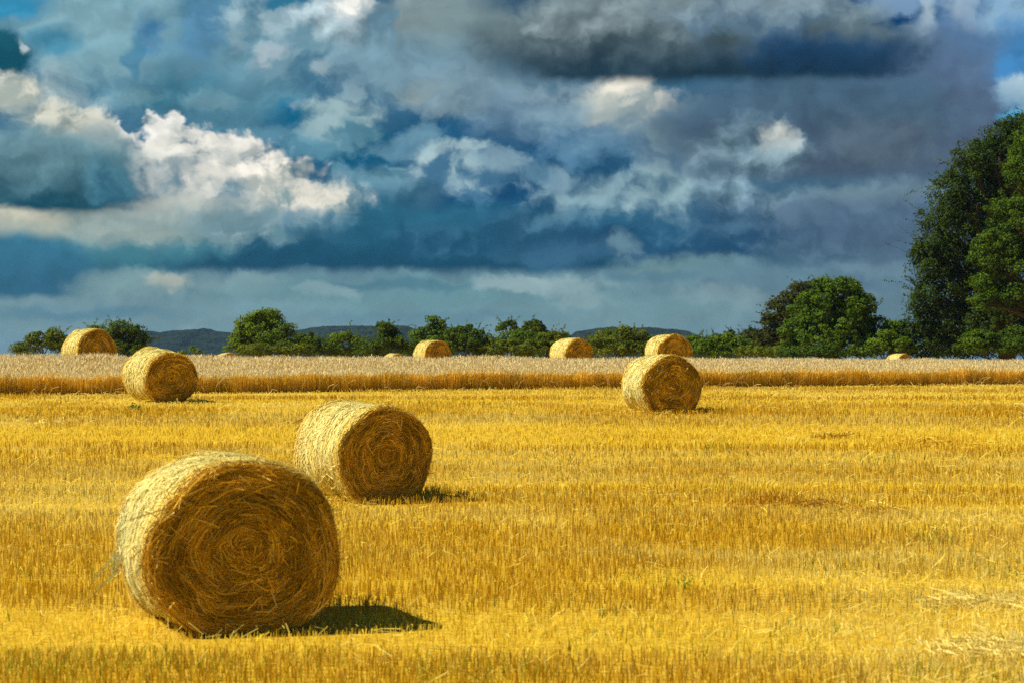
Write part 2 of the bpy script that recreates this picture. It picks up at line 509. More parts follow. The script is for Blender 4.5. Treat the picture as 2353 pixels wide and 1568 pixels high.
    C(20.6, .12, .8, .35, (122, 156, 190), soft=1, amp=1.1),
    C(21.2, .6, .3, .85, (172, 196, 210), soft=1, amp=.9, alpha=.9),
    C(22.2, .2, .45, .5, (160, 184, 202), soft=1, amp=1, alpha=.85),
    C(23.2, .4, .7, .45, (140, 178, 204), soft=1, amp=1.1, alpha=.8),
    C(21.6, 2.3, 1.9, 1.8, (82, 110, 142), (84, 98, 122), soft=1, amp=.7, lit=.2),
    C(23.5, 1.5, .6, .9, (64, 128, 180), soft=1, amp=.8),
    C(23.5, 2.7, .5, .25, (78, 158, 198), soft=.8, amp=.6),
    C(23.4, 2.2, .5, .34, (160, 186, 200), (120, 162, 190), soft=.9, amp=.8),
    C(18.7, 2.95, 3.6, 1.3, (68, 98, 120), (68, 86, 106), soft=.8, amp=.5, base=4.12, bsoft=.18, lit=.2, still=True),
    C(20.3, 3.2, 1.2, .6, (86, 104, 118), soft=1, amp=.8, alpha=.6),
    C(17.2, 3.5, 1.1, .6, (108, 138, 152), soft=1, amp=.9, lit=.4, alpha=.8),
    C(17.75, 3.3, .42, .36, (206, 210, 202), (134, 160, 170), soft=1, amp=1.2, alpha=.85),
    C(20.2, 4.45, 1.6, .28, (122, 148, 158), soft=1, amp=.9, alpha=.7),
    C(20.6, 5.2, 2.6, .8, (76, 100, 124), soft=1, amp=.8, alpha=.85),
    # great dark cloud across the top
    C(12.7, .0, 1.4, .4, (40, 78, 110), soft=1, amp=.8),
    C(15.8, .85, 4.7, 1.35, (120, 140, 144), (30, 56, 72), soft=.5, amp=.5, base=1.84, bsoft=.17, lit=.12, still=True, ),
    C(14.0, .55, 1.9, .4, (118, 136, 140), soft=1, amp=.9, alpha=.6, lit=.3),
    C(17.4, .35, 1.9, .5, (122, 144, 156), (82, 110, 130), soft=1, amp=.9, lit=.3),
    C(18.8, 1.35, 1.9, .6, (34, 70, 104), (22, 50, 74), soft=1, amp=.8, base=1.75, bsoft=.14),
]
# ------------------------------------------------------------------ ground
def build_ground():
    ys = np.concatenate([np.linspace(-40, 8, 17), np.linspace(9, 120, 260), np.geomspace(122, 6000, 60)])
    k = np.linspace(-1, 1, 151)
    k = np.sign(k) * np.abs(k) ** 1.5
    Y, K = np.meshgrid(ys, k, indexing='ij')
    X = K * (70 + np.maximum(Y, 0) * 0.75)
    Z = ground_z(X, Y)
    n, m = X.shape
    v = np.stack([X, Y, Z], -1).reshape(-1, 3)
    i = (np.arange(n - 1)[:, None] * m + np.arange(m - 1)[None, :]).ravel()
    f = np.stack([i, i + 1, i + m + 1, i + m], 1)
    o = mesh_obj('ground', v, f, soil_material(), smooth=True)
    tag(o, 'stubble field soil strewn with chaff', 'field', kind='structure')


def blades(S, x, y, z, h, w, lean_x, lean_y, yaw, col, tipcol=None, taper=0.7):
    """one upright ribbon per entry"""
    n = len(x)
    dx, dy = np.cos(yaw) * w / 2, np.sin(yaw) * w / 2
    v = np.empty((n, 4, 3))
    v[:, 0] = np.stack([x - dx, y - dy, z], 1)
    v[:, 1] = np.stack([x + dx, y + dy, z], 1)
    tx, ty, tz = x + lean_x, y + lean_y, z + h
    v[:, 2] = np.stack([tx + dx * taper, ty + dy * taper, tz], 1)
    v[:, 3] = np.stack([tx - dx * taper, ty - dy * taper, tz], 1)
    f = np.arange(n * 4).reshape(n, 4)
    c = np.repeat(col[:, None, :], 4, 1)
    if tipcol is not None:
        c[:, 2:] = tipcol[:, None, :]
    S.add(v.reshape(-1, 3), f, c.reshape(-1, 3))


def ribbons(S, pts, w, col, up=None):
    """pts (n,k,3) centre lines; flat ribbons of width w (n,) facing roughly along up (n,3)"""
    n, k, _ = pts.shape
    d = np.gradient(pts, axis=1)
    if up is None:
        up = np.tile(np.array([0, -1.0, 0.2]), (n, 1))
    side = np.cross(d, up[:, None, :])
    side /= np.maximum(np.linalg.norm(side, axis=2, keepdims=True), 1e-9)
    side = side * (w[:, None, None] / 2)
    v = np.stack([pts - side, pts + side], 2).reshape(n, k * 2, 3)
    base = np.arange(n)[:, None] * (2 * k)
    q = np.concatenate([np.stack([2 * j + np.zeros(n, int), 2 * j + 1 + np.zeros(n, int), 2 * j + 3 + np.zeros(n, int), 2 * j + 2 + np.zeros(n, int)], 1)[:, None, :] for j in range(k - 1)], 1)
    f = (q + base[:, :, None]).reshape(-1, 4)
    S.add(v.reshape(-1, 3), f, np.repeat(col, 2 * k, 0))


GOLD = np.array([.93, .71, .045]); ORANGE = np.array([.80, .475, .012]); PALE = np.array([.96, .84, .27]); GREEN = np.array([.20, .29, .03])


def field_colour(x, y, rng):
    n = len(x)
    # drilled strips and wheel tracks run across the view; straw colour and height follow them
    yy = y + 0.03 * x + (vnoise(x * .07, y * .1, 10, 2) - .5) * .7
    band = vnoise(yy * 0.85, x * 0.02, 11, 2) * 0.6 + vnoise(yy * 0.36 + 9, x * 0.03, 12, 2) * 0.4
    patch = vnoise(x * 0.35, y * 0.22, 13, 3)
    tall = sstep(31, 23, y) * sstep(.16, -.02, x / np.maximum(y, 5) + (patch - .5) * .25)
    k = sstep(.43, .57, band + (patch - .5) * .26 - tall * .10)
    c = ORANGE + (GOLD - ORANGE) * np.clip(k + rng.normal(0, .15, n), 0, 1)[:, None]
    strip = sstep(.52, .66, vnoise(yy * 0.55 + 40, x * 0.03, 14, 2))
    pale = np.clip((patch - 0.56) * 2.2, 0, .6) + strip * .6 * (1 - .7 * tall) * np.clip(patch * 2, .3, 1) + sstep(0.08, 0.24, x / np.maximum(y, 5) + (patch - .5) * .2) * sstep(27, 17, y) * 0.75
    pale = np.clip(np.clip(pale, 0, .85) + rng.normal(.03, .2, n), 0, 1)
    c = c + (PALE - c) * pale[:, None]
    c = c * (0.80 + .24 * k)[:, None]
    c = c * rng.uniform(0.76, 1.16, n)[:, None]
    return c, k, pale


BALE_FEET = [(-2.2, 15.3), (-2.1, 27.4), (-9.3, 52.5), (3.5, 46.3)]


def build_stubble(mat):
    rng = np.random.default_rng(5)
    S = Soup()
    zones = [(10.6, 15, 520, .0060, .7), (15, 22, 400, .0066, .7), (22, 34, 250, .0085, .62), (34, 50, 150, .012, .55), (50, 76, 80, .017, .5)]
    for (y0, y1, dens, w, _) in zones:
        half = y1 * 0.2572 * 1.28 + 0.6
        n = int(dens * (y1 - y0) * 2 * half)
        x = rng.uniform(-half, half, n)
        y = rng.uniform(y0, y1, n)
        # drill rows
        row = 0.15
        yr = y + 0.03 * x
        y = y - (yr - np.round(yr / row) * row) * rng.uniform(0.45, 1.0, n)
        gap = np.mod(yr + .35 * vnoise(x * .3, y * .3, 33, 2), 2.35) < .22      # drill wheel gaps
        keep = (rng.random(n) > .75 * gap) & (np.abs(x) < y * 0.2572 * 1.28 + 0.6) & (y < front_line(x) + 0.1)
        x, y = x[keep], y[keep]
        n = len(x)
        c, k, pale = field_colour(x, y, rng)
        h = 0.042 + 0.055 * (1 - k) + 0.03 * vnoise(x * .8, y * .8, 21, 2) + rng.normal(0, .016, n)
        for (bx, by) in BALE_FEET:            # trodden and rolled down round the bales
            h = np.where((x - bx) ** 2 + (y - by) ** 2 < .85 ** 2, h * .78, h)
        h = np.clip(h * (1 - 0.25 * pale), .04, .24)
        g = (vnoise(x * 1.3, y * 1.3, 31, 3) > 0.70) & (rng.random(n) < .14)
        c[g] = GREEN * rng.uniform(.7, 1.4, g.sum())[:, None]
        fl = rng.random(n) < 0.10 + 0.25 * pale            # bent over
        ln = np.where(fl, rng.uniform(.5, 1.6, n), rng.normal(0, .16, n)) * h
        az = rng.uniform(0, 2 * np.pi, n)
        h = np.where(fl, h * .6, h)
        blades(S, x, y, ground_z(x, y) - .005, h, w * rng.uniform(.7, 1.4, n), ln * np.cos(az), ln * np.sin(az), rng.normal(0, .7, n),
               c * .86, c * 1.08, .8)
    o = S.build('stubble', mat)
    tag(o, 'golden cut wheat stubble in drilled rows', 'stubble', kind='stuff')


def build_litter(mat):
    """loose straw left lying by the combine"""
    rng = np.random.default_rng(8)
    S = Soup()
    for (y0, y1, dens, w, L) in [(10.6, 18, 60, .0050, .11), (18, 32, 24, .0075, .13), (32, 70, 7, .012, .18)]:
        half = y1 * 0.2572 * 1.2 + 0.5
        n = int(dens * (y1 - y0) * 2 * half)
        x = rng.uniform(-half, half, n); y = rng.uniform(y0, y1, n)
        m = (rng.random(n) < 0.15 + 1.1 * np.clip(vnoise(x * .45, y * .3, 41, 3) - .42 + sstep(.1, .3, x / y) * .25, 0, 1) * 2) & (y < front_line(x) - .2)
        x, y = x[m], y[m]
        for (bx, by) in BALE_FEET:            # straw spilled round the bales
            if y0 <= by < y1:
                q = int(170 * (12 / by) ** .4); aa = rng.uniform(0, 2 * np.pi, q); rr = .72 + np.abs(rng.normal(0, .28, q))
                x = np.concatenate([x, bx + np.cos(aa) * rr]); y = np.concatenate([y, by + np.sin(aa) * rr])
        n = len(x)
        a = rng.uniform(0, 2 * np.pi, n); l = L * rng.uniform(.4, 1.5, n)
        z = ground_z(x, y) + rng.uniform(.02, .10, n)
        s = np.linspace(-.5, .5, 3)
        tilt = rng.normal(0, .45, n)
        bend = rng.normal(0, .12, n)
        px = x[:, None] + np.cos(a)[:, None] * s * l[:, None] - np.sin(a)[:, None] * (s ** 2) * (bend * l)[:, None]
        py = y[:, None] + np.sin(a)[:, None] * s * l[:, None] + np.cos(a)[:, None] * (s ** 2) * (bend * l)[:, None]
        pz = z[:, None] + s * (tilt * l)[:, None]
        c = (GOLD + (PALE - GOLD) * rng.uniform(.0, .9, n)[:, None]) * rng.uniform(.7, 1.05, n)[:, None]
        ribbons(S, np.stack([px, py, pz], -1), w * rng.uniform(.7, 1.3, n), c, np.tile(np.array([0, -.5, 1.0]), (n, 1)) + rng.normal(0, .3, (n, 3)))
    o = S.build('straw_litter', mat)
    tag(o, 'pale loose straw scattered over the stubble', 'straw', kind='stuff')


def build_grass(mat):
    """green regrowth among the stubble"""
    rng = np.random.default_rng(9)
    S = Soup()
    spots = [(150, 1530, 1.0, 170), (420, 1550, .9, 110), (60, 1562, .7, 130), (1000, 1562, .9, 110), (1190, 1545, .6, 50), (1700, 1510, .8, 40),
             (2200, 1562, .8, 50), (1500, 1345, .6, 30), (640, 1530, .8, 40), (1700, 1030, 1.2, 40), (2050, 1060, 1.4, 40),
             (1250, 1150, 1.0, 20), (1650, 1130, 1.2, 30)]
    for (u, v, r, n) in spots:
        x0, y0, _ = on_ground(u, v)
        x = x0 + rng.normal(0, r * .45, n); y = y0 + rng.normal(0, r * .3, n)
        h = rng.uniform(.06, .17, n)
        c = np.array([.17, .27, .02]) * rng.uniform(.6, 1.5, n)[:, None] + rng.uniform(0, .12, n)[:, None] * np.array([1, .6, 0])
        blades(S, x, y, ground_z(x, y), h, .007 * np.maximum(1, y / 14), rng.normal(0, .04, n), rng.normal(0, .04, n), rng.normal(0, .8, n), c * .7, c * 1.2, .25)
    o = S.build('grass', mat)
    tag(o, 'green grass regrowing between the stubble rows', 'grass', kind='stuff')


def build_wheat(mat):
    rng = np.random.default_rng(4)
    S = Soup()
    depth = 9.5
    xa, xb = -27.0, 34.0
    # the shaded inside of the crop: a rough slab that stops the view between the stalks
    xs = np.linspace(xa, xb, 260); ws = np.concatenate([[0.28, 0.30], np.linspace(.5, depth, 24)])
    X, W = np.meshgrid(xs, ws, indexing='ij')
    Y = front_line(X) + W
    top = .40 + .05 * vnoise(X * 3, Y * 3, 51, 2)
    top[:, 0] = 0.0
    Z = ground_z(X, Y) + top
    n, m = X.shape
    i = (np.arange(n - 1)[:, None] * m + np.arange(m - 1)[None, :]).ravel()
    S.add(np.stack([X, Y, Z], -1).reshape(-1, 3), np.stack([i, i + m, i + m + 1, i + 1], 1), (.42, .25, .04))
    STEM = np.array([.78, .49, .040]); STEM2 = np.array([.92, .66, .12])
    # stalks of the cut edge
    n = 46000
    x = rng.uniform(xa, xb, n)
    w = np.abs(rng.normal(0, .2, n)) + (vnoise(x * 1.6, x * 0, 52, 4) - .5) * .34
    y = front_line(x) + w
    h = rng.normal(.50, .075, n) + (vnoise(x * 1.1, x * 0, 53, 4) - .5) * .2
    c = STEM + (STEM2 - STEM) * (rng.random(n) ** 2)[:, None]
    c *= (0.75 + .5 * vnoise(x * 1.7, x * 0 + 3, 54, 3))[:, None] * rng.uniform(.75, 1.2, n)[:, None]
    blades(S, x, y, ground_z(x, y), h, .011 * rng.uniform(.6, 1.5, n), rng.normal(0, .045, n), rng.normal(-.01, .04, n), rng.normal(0, .6, n), c * .9, c * 1.05, .7)
    # ears
    n = 150000
    x = rng.uniform(xa, xb, n)
    w = rng.random(n) ** 1.25 * depth - .05
    y = front_line(x) + w
    hh = .545 + (vnoise(x * 1.1, x * 0, 53, 3) - .5) * .10 + (vnoise(x * .8, y * .8, 55, 3) - .5) * .10 + rng.normal(0, .03, n)
    z = ground_z(x, y) + hh - .03
    EAR = np.array([.97, .85, .50]); EAR2 = np.array([.90, .71, .32])
    c = EAR2 + (EAR - EAR2) * np.clip(rng.normal(.7, .3, n), 0, 1)[:, None]
    c *= rng.uniform(.7, 1.12, n)[:, None]
    az = rng.uniform(0, 2 * np.pi, n); ln = np.abs(rng.normal(.02, .03, n))
    blades(S, x, y, z, rng.uniform(.055, .10, n), rng.uniform(.012, .024, n), ln * np.cos(az), ln * np.sin(az), rng.normal(0, .9, n), c, c * 1.03, .55)
    # leaning and broken stalks at the edge
    n = 260
    x = rng.uniform(xa, xb, n); y = front_line(x) - rng.uniform(0, .22, n)
    a = rng.normal(0, .5, n); l = rng.uniform(.2, .5, n)
    p0 = np.stack([x, y, ground_z(x, y)], 1)
    p1 = p0 + np.stack([np.sin(a) * l * .5, -rng.uniform(0, .1, n), np.cos(a) * l * .6], 1)
    p2 = p1 + np.stack([np.sin(a * 2.2) * l * .5, -rng.uniform(0, .1, n), np.cos(a * 2.2) * l * .5], 1)
    ribbons(S, np.stack([p0, p1, p2], 1), rng.uniform(.012, .02, n), np.tile(np.array([.82, .62, .26]), (n, 1)) * rng.uniform(.7, 1.1, n)[:, None])
    o = S.build('wheat', mat)
    tag(o, 'strip of uncut ripe wheat with pale ears and brown stalks', 'wheat', kind='stuff')
# ------------------------------------------------------------------ hay bales
def bale_section(th, Wd, H):
    """outline of the bale's end, sagging a little on the ground"""
    x = np.cos(th) * Wd / 2
    z = np.sin(th)
    z = np.where(z < -.86, -.86 + (z + .86) * .2, z)
    x = x * (1 - .05 * np.maximum(z, 0) + .02 * np.maximum(-z, 0))
    return x, (z + .888) / 1.888 * H


def make_bale(label, u, v, d, psi, Wd, H, L, lod, sw, seed, mats, zbase=None, net=False, tilt=0.0):
    rng = np.random.default_rng(seed)
    psi = R(psi)
    xf = (u - CX) / FPX * d
    zb = EYE - (v - CY) / FPX * d if zbase is None else zbase
    cx, cy = xf - math.sin(psi) * L / 2, d + math.cos(psi) * L / 2
    if zbase is None:
        zb -= .01; H += .01          # the foot sinks into the stubble
    root = empty('hay_bale', (cx, cy, zb - .01), psi)
    root.rotation_euler = (R(tilt), 0, psi)
    root.location.z += math.sin(R(tilt)) * L / 2
    tag(root, label, 'hay bale', 'round hay bales on the harvested field')
    zc = H * .5
    ph = rng.uniform(0, 6.28, 6)

    def lump(th, y):
        """slow unevenness of the wrapped roll"""
        return .010 * np.sin(3 * th + ph[0] + y * 2) + .014 * np.sin(5 * th + ph[1] - y * 3) + .009 * np.sin(9 * y + ph[2] + th)

    def surf(th, y, off=0.0):
        x, z = bale_section(th, Wd, H)
        e = np.clip((np.abs(y) - (L / 2 - .06)) / .06, 0, 1)
        k = 1 + (lump(th, y) + off) / (H / 2) - .030 * e ** 2.2
        # straw bulges between the wraps
        k = k + .006 * np.sin(y * 2 * np.pi / .21 + ph[3]) * (1 - e)
        return np.stack([x * k, y, np.maximum((z - zc) * k + zc, .0)], -1)

    # ---- wrapped round side
    nt, ny = 112, 30
    th = np.linspace(0, 2 * np.pi, nt, endpoint=False)
    y = np.linspace(-L / 2, L / 2, ny)
    T, Y = np.meshgrid(th, y, indexing='ij')
    vtx = surf(T, Y, (vnoise(T * 9, Y * 14, seed, 3) - .5) * .03).reshape(-1, 3)
    i = np.arange(nt)[:, None] * ny + np.arange(ny - 1)[None, :]
    j = ((np.arange(nt) + 1) % nt)[:, None] * ny + np.arange(ny - 1)[None, :]
    f = np.stack([i.ravel(), i.ravel() + 1, j.ravel() + 1, j.ravel()], 1)
    S = Soup()
    tone = vnoise(T * 14, Y * 22, seed + 1, 3).reshape(-1)
    S.add(vtx, f, np.array([.68, .49, .10]) + (np.array([.92, .78, .32]) - np.array([.68, .49, .10])) * sstep(.3, .7, tone)[:, None])
    n = int(15000 * lod)
    th0 = rng.uniform(0, 2 * np.pi, n); y0 = rng.uniform(-L / 2, L / 2, n) * .99
    ln = rng.uniform(.05, .22, n) * (1 + .4 * (1 - lod)); ang = rng.normal(0, .28, n)
    wild = rng.random(n) < .12
    ang[wild] = rng.uniform(-1.4, 1.4, wild.sum())
    s = np.linspace(-.5, .5, 3)
    TT = th0[:, None] + s * (ln * np.cos(ang) / (H / 2))[:, None]
    YY = np.clip(y0[:, None] + s * (ln * np.sin(ang))[:, None], -L / 2 - .015, L / 2 + .015)
    off = rng.uniform(.004, .02, n)[:, None] + np.where(wild, rng.uniform(0, .03, n), 0)[:, None] * (s + .5)
    pts = surf(TT, YY, off)
    nrm = np.stack([np.cos(th0), np.zeros(n), np.sin(th0)], 1)
    c = np.array([.80, .62, .12]) + (np.array([.98, .90, .42]) - np.array([.80, .62, .12])) * (rng.beta(2.2, 1.6, n))[:, None]
    edge = np.abs(np.abs(y0) - (L / 2 - .05)) < .07
    c[edge] = c[edge] * np.array([1.0, .88, .55])
    ribbons(S, pts, sw * rng.uniform(.7, 1.4, n), c * rng.uniform(.8, 1.05, n)[:, None], nrm + rng.normal(0, .35, (n, 3)))
    # fringe standing off the silhouette
    n = int(600 * max(lod, .25))
    th0 = rng.uniform(0, 2 * np.pi, n); y0 = np.sign(rng.random(n) - .5) * (L / 2 - np.abs(rng.normal(0, .12, n)))
    p0 = surf(th0, y0, 0.0)
    out = np.stack([np.cos(th0), rng.normal(0, .5, n), np.sin(th0)], 1) * .55 + np.stack([-np.sin(th0), rng.normal(0, .3, n), np.cos(th0)], 1) * rng.normal(0, 1.0, n)[:, None]
    ll = rng.uniform(.02, .085, n)[:, None]
    p1 = p0 + out * ll * .5; p2 = p1 + (out + rng.normal(0, .3, (n, 3))) * ll * .5
    P = np.stack([p0, p1, p2], 1); P[:, :, 2] = np.maximum(P[:, :, 2], .01)
    ribbons(S, P, sw * rng.uniform(.6, 1.1, n), np.tile(np.array([.84, .62, .2]), (n, 1)) * rng.uniform(.75, 1.05, n)[:, None])
    S.build('round_side', mats['straw'], root)

    # ---- the two ends with the coiled straw
    for side in (-1, 1):
        k = lod if side < 0 else lod * .25
        S = Soup()
        nr, nt2 = (64, 224) if lod > .6 else (26, 112)
        rr = np.linspace(0.0, 1, nr); th = np.linspace(0, 2 * np.pi, nt2, endpoint=False)
        Rr, T = np.meshgrid(rr, th, indexing='ij')
        x, z = bale_section(T, Wd, H)
        rim = 1 + lump(T, side * L / 2) / (H / 2) - .020
        kk = Rr * rim
        yy = side * (L / 2 - .004 + .03 * (1 - Rr ** 6) * vnoise(Rr * 16 + T * .16, T * 4, seed + 3, 2) - .05 * np.clip((Rr - .9) / .1, 0, 1) ** 2)
        vtx = np.stack([x * kk, yy, (z - zc) * kk + zc], -1).reshape(-1, 3)
        i = np.arange(nr - 1)[:, None] * nt2 + np.arange(nt2)[None, :]
        j = np.arange(nr - 1)[:, None] * nt2 + (np.arange(nt2)[None, :] + 1) % nt2
        f = np.stack([i.ravel(), i.ravel() + nt2, j.ravel() + nt2, j.ravel()], 1)
        if side > 0:
            f = f[:, ::-1]
        tn = vnoise(Rr * 24 + T * .16, T * 9, seed + 4, 3).reshape(-1)
        S.add(vtx, f, np.array([.20, .10, .007]) + np.array([.46, .30, .028]) * sstep(.32, .72, tn)[:, None])

        def face(rad, th, o):
            x, z = bale_section(th, Wd, H)
            rk = rad * (1 + lump(th, side * L / 2) / (H / 2) - .014)
            return np.stack([x * rk, side * (L / 2 + .012 + o) + x * 0, np.maximum((z - zc) * rk + zc, .012)], -1)

        def strands(n, lo, hi, wild, depth, col0, col1, wk=1.0, rmin=0.0, bright=None):
            r0 = np.sqrt(rng.uniform(rmin ** 2, 1, n)); t0 = rng.uniform(0, 2 * np.pi, n)
            ln = rng.uniform(lo, hi, n); a = rng.normal(0, wild, n)
            s = np.linspace(-.5, .5, 4)
            rad = np.clip(r0[:, None] + s * (ln * np.sin(a) / (H / 2))[:, None], .01, 1.0)
            tt = t0[:, None] + s * (ln * np.cos(a) / (H / 2 * np.maximum(r0, .12)))[:, None]
            o = rng.uniform(0, depth, n)[:, None] + s * rng.normal(0, .022, n)[:, None]
            rid = (.02 * (vnoise(r0 * 17 + t0 * .16, t0 * .9, seed + 6, 2) - .5) + .005 * np.sin(r0 * 58 + t0 * .9 + 2.5 * np.sin(t0 + seed)))[:, None]
            pts = face(rad, tt, o + rid)
            c = col0 + (col1 - col0) * (rng.random(n) ** 1.6)[:, None]
            c = c * (0.48 + .82 * sstep(.2, .8, vnoise(r0 * 13 + t0 * .16, t0 * 2.2, seed + 9, 3)))[:, None]
            up = np.tile(np.array([0, float(side), 0]), (n, 1)) + rng.normal(0, .5, (n, 3))
            ribbons(S, pts, sw * wk * .8 * rng.uniform(.45, 1.7, n), c, up)

        strands(int(19000 * k), .04, .26, .22, .026, np.array([.52, .28, .016]), np.array([.92, .64, .08]))
        strands(int(2600 * k), .06, .2, .75, .04, np.array([.55, .29, .025]), np.array([.90, .64, .14]))
        strands(int(1500 * k), .14, .42, .14, .036, np.array([.66, .40, .03]), np.array([.98, .74, .16]), 1.15)
        strands(max(10, int(170 * k)), .06, .17, 1.1, .07, np.array([.85, .56, .10]), np.array([.97, .76, .24]), 1.5, .4)
        # ragged straws poking forward over the rim
        n = int(700 * k)
        if n:
            t0 = rng.uniform(0, 2 * np.pi, n)
            p0 = face(rng.uniform(.9, 1.0, n), t0, -.02)
            dr = np.stack([np.cos(t0), np.zeros(n), np.sin(t0)], 1) * rng.normal(-.1, .6, n)[:, None] + np.array([0, side, 0]) * rng.uniform(.1, .8, n)[:, None] \
                + np.stack([-np.sin(t0), np.zeros(n), np.cos(t0)], 1) * rng.normal(0, .8, n)[:, None]
            ll = rng.uniform(.03, .11, n)[:, None]
            p1 = p0 + dr * ll * .5; p2 = p1 + (dr + rng.normal(0, .25, (n, 3)) - np.array([0, 0, .25])) * ll * .5
            P = np.stack([p0, p1, p2], 1); P[:, :, 2] = np.maximum(P[:, :, 2], .01)
            ribbons(S, P, sw * rng.uniform(.7, 1.3, n), np.tile(np.array([.66, .42, .1]), (n, 1)) * rng.uniform(.6, 1.3, n)[:, None])
        S.build('coiled_end', mats['straw'], root)

    # ---- blue-green threads of the wrapping net
    if net:
        S = Soup()
        n = net
        th0 = rng.normal(np.pi + .12, .34, n); y0 = rng.uniform(-L / 2 + .05, L / 2 - .1, n)
        m = vnoise(th0 * 2.2, y0 * 3.5, seed + 5, 2) > .46
        th0, y0 = th0[m], y0[m]; n = len(th0)
        s = np.linspace(-.5, .5, 4)
        zig = np.sign(rng.random(n) - .5)
        TT = th0[:, None] + s * .26; YY = y0[:, None] + s * (zig * rng.uniform(.03, .12, n))[:, None]
        pts = surf(TT, np.clip(YY, -L / 2, L / 2), .022)
        ribbons(S, pts, np.full(n, sw * .5), np.tile(np.array([.46, .62, .50]), (n, 1)) * rng.uniform(.7, 1.2, n)[:, None], np.stack([np.cos(th0), 0 * th0, np.sin(th0)], 1))
        if lod > .9:
            # a torn flap of net blowing off the back edge down to the stubble
            M = Matrix.Translation(root.location) @ root.rotation_euler.to_matrix().to_4x4()
            Mi = np.array(M.inverted())
            n = 11
            t = np.linspace(0, 1, 13)
            q = rng.uniform(0, 1, n)
            a0 = np.stack([-3.075 + .03 * rng.random(n), 15.6 + rng.normal(0, .1, n), .34 + .26 * q], 1)
            knot = np.array([-3.17, 15.45, .30]) + rng.normal(0, .012, (n, 3)) + np.stack([0 * q, 0 * q, .10 * (q - .5)], 1)
            end = np.stack([-3.325 + rng.normal(0, .012, n), 15.35 + rng.normal(0, .02, n), .07 + .05 * rng.random(n)], 1)
            tip = np.where(rng.random(n) < .4, 1.0, rng.uniform(.3, .75, n))
            tt = (t[None, :] * tip[:, None])[..., None]
            P = np.where(tt < .55, a0[:, None, :] + (knot - a0)[:, None, :] * (tt / .55) ** .9, knot[:, None, :] + (end - knot)[:, None, :] * ((tt - .55) / .45))
            P[:, :, 0] -= (np.clip((tt[..., 0] - .55) / .45, 0, 1) * (1 - np.clip((tt[..., 0] - .55) / .45, 0, 1))) * .09
            P += np.cumsum(rng.normal(0, .005, P.shape), axis=1)
            P4 = np.concatenate([P, np.ones(P.shape[:2] + (1,))], -1) @ Mi.T
            cols = np.where((rng.random(n) < .35)[:, None], np.array([.80, .68, .26]), np.array([.62, .70, .40])) * rng.uniform(.7, 1.3, n)[:, None]
            ribbons(S, P4[..., :3], np.full(n, .0055), cols)
            k = 14
            ia, ib = rng.integers(0, n, k), rng.integers(0, n, k)
            st = rng.integers(0, 5, k)
            P2 = np.stack([P4[ia, st, :3], (P4[ia, st, :3] + P4[ib, st + 1, :3]) / 2, P4[ib, st + 1, :3]], 1)
            ribbons(S, P2, np.full(k, .0035), np.tile(np.array([.42, .60, .52]), (k, 1)))
        nb = S.build('netting', mats['net'], root)
        tag(nb, 'loose blue-green netting on the side')
    return root


def build_bales(mats):
    B = make_bale
    B('largest hay bale nearest the camera with torn blue-green net hanging off its side', 565.5, 1450, 14.7, 21, 1.47, 1.265, 1.30, 1.15, .0058, 101, mats, net=420)
    B('second largest hay bale standing just behind the nearest one, tight clean coil', 885.5, 1152, 26.9, 34, 1.44, 1.30, 1.33, .8, .0085, 102, mats, tilt=2.2)
    B('hay bale in front of the wheat edge below the blue wooded ridge', 391, 922, 52.0, 36, 1.50, 1.30, 1.36, .42, .0135, 103, mats, tilt=4.5)
    B('hay bale before the wheat edge with another bale right behind its top', 1543.5, 948, 45.7, 18, 1.46, 1.32, 1.35, .5, .013, 104, mats, net=110)
    s = 1.15
    B('hay bale behind the wheat between two dark bushes, leftmost of all bales', 222, 0, 73.0, 36, 1.46 * 1.06, 1.30 * s, 1.33 * 1.02, .3, .02, 105, mats, zbase=1.18)
    B('hay bale beyond the wheat in front of the tall-topped hedge tree', 1006, 0, 111.0, 30, 1.46 * s, 1.30 * s, 1.2 * s, .2, .028, 106, mats, zbase=.86)
    B('hay bale beyond the wheat before the gap left of the yellow-green thicket', 1330, 0, 101.0, 31, 1.46 * s, 1.30 * s, 1.28 * s, .22, .026, 107, mats, zbase=.945)
    B('hay bale beyond the wheat whose lower part hides behind the nearer bale', 1550.5, 0, 88.0, 19, 1.46 * s, 1.30 * s, 1.3 * s, .26, .022, 108, mats, zbase=1.06)
    B('hay bale whose low cap shows above the wheat under the tall beech trees', 2079, 0, 150.0, 30, 1.50, 1.30, 1.35, .15, .034, 109, mats, zbase=.14)
    B('hay bale of which only a thin sliver shows before the bright round tree', 529, 0, 150.0, 30, 1.44, 1.30, 1.3, .15, .034, 110, mats, zbase=.22)
    B('hay bale of which only a small cap shows between bush and neighbouring bale', 915, 0, 150.0, 30, 1.44, 1.30, 1.3, .15, .034, 111, mats, zbase=.16)
# ------------------------------------------------------------------ trees, shrubs and weeds
def tube(S, pts, rad, col, k=7):
    pts = np.asarray(pts, float); n = len(pts)
    d = np.gradient(pts, axis=0)
    d /= np.linalg.norm(d, axis=1, keepdims=True)
    a = np.cross(d, [0.3, 1, 0.1]); a /= np.linalg.norm(a, axis=1, keepdims=True)
    b = np.cross(d, a)
    t = np.linspace(0, 2 * np.pi, k, endpoint=False)
    v = pts[:, None, :] + (a[:, None, :] * np.cos(t)[None, :, None] + b[:, None, :] * np.sin(t)[None, :, None]) * np.asarray(rad)[:, None, None]
    i = np.arange(n - 1)[:, None] * k + np.arange(k)[None, :]
    j = np.arange(n - 1)[:, None] * k + (np.arange(k)[None, :] + 1) % k
    S.add(v.reshape(-1, 3), np.stack([i.ravel(), j.ravel(), j.ravel() + k, i.ravel() + k], 1), col)


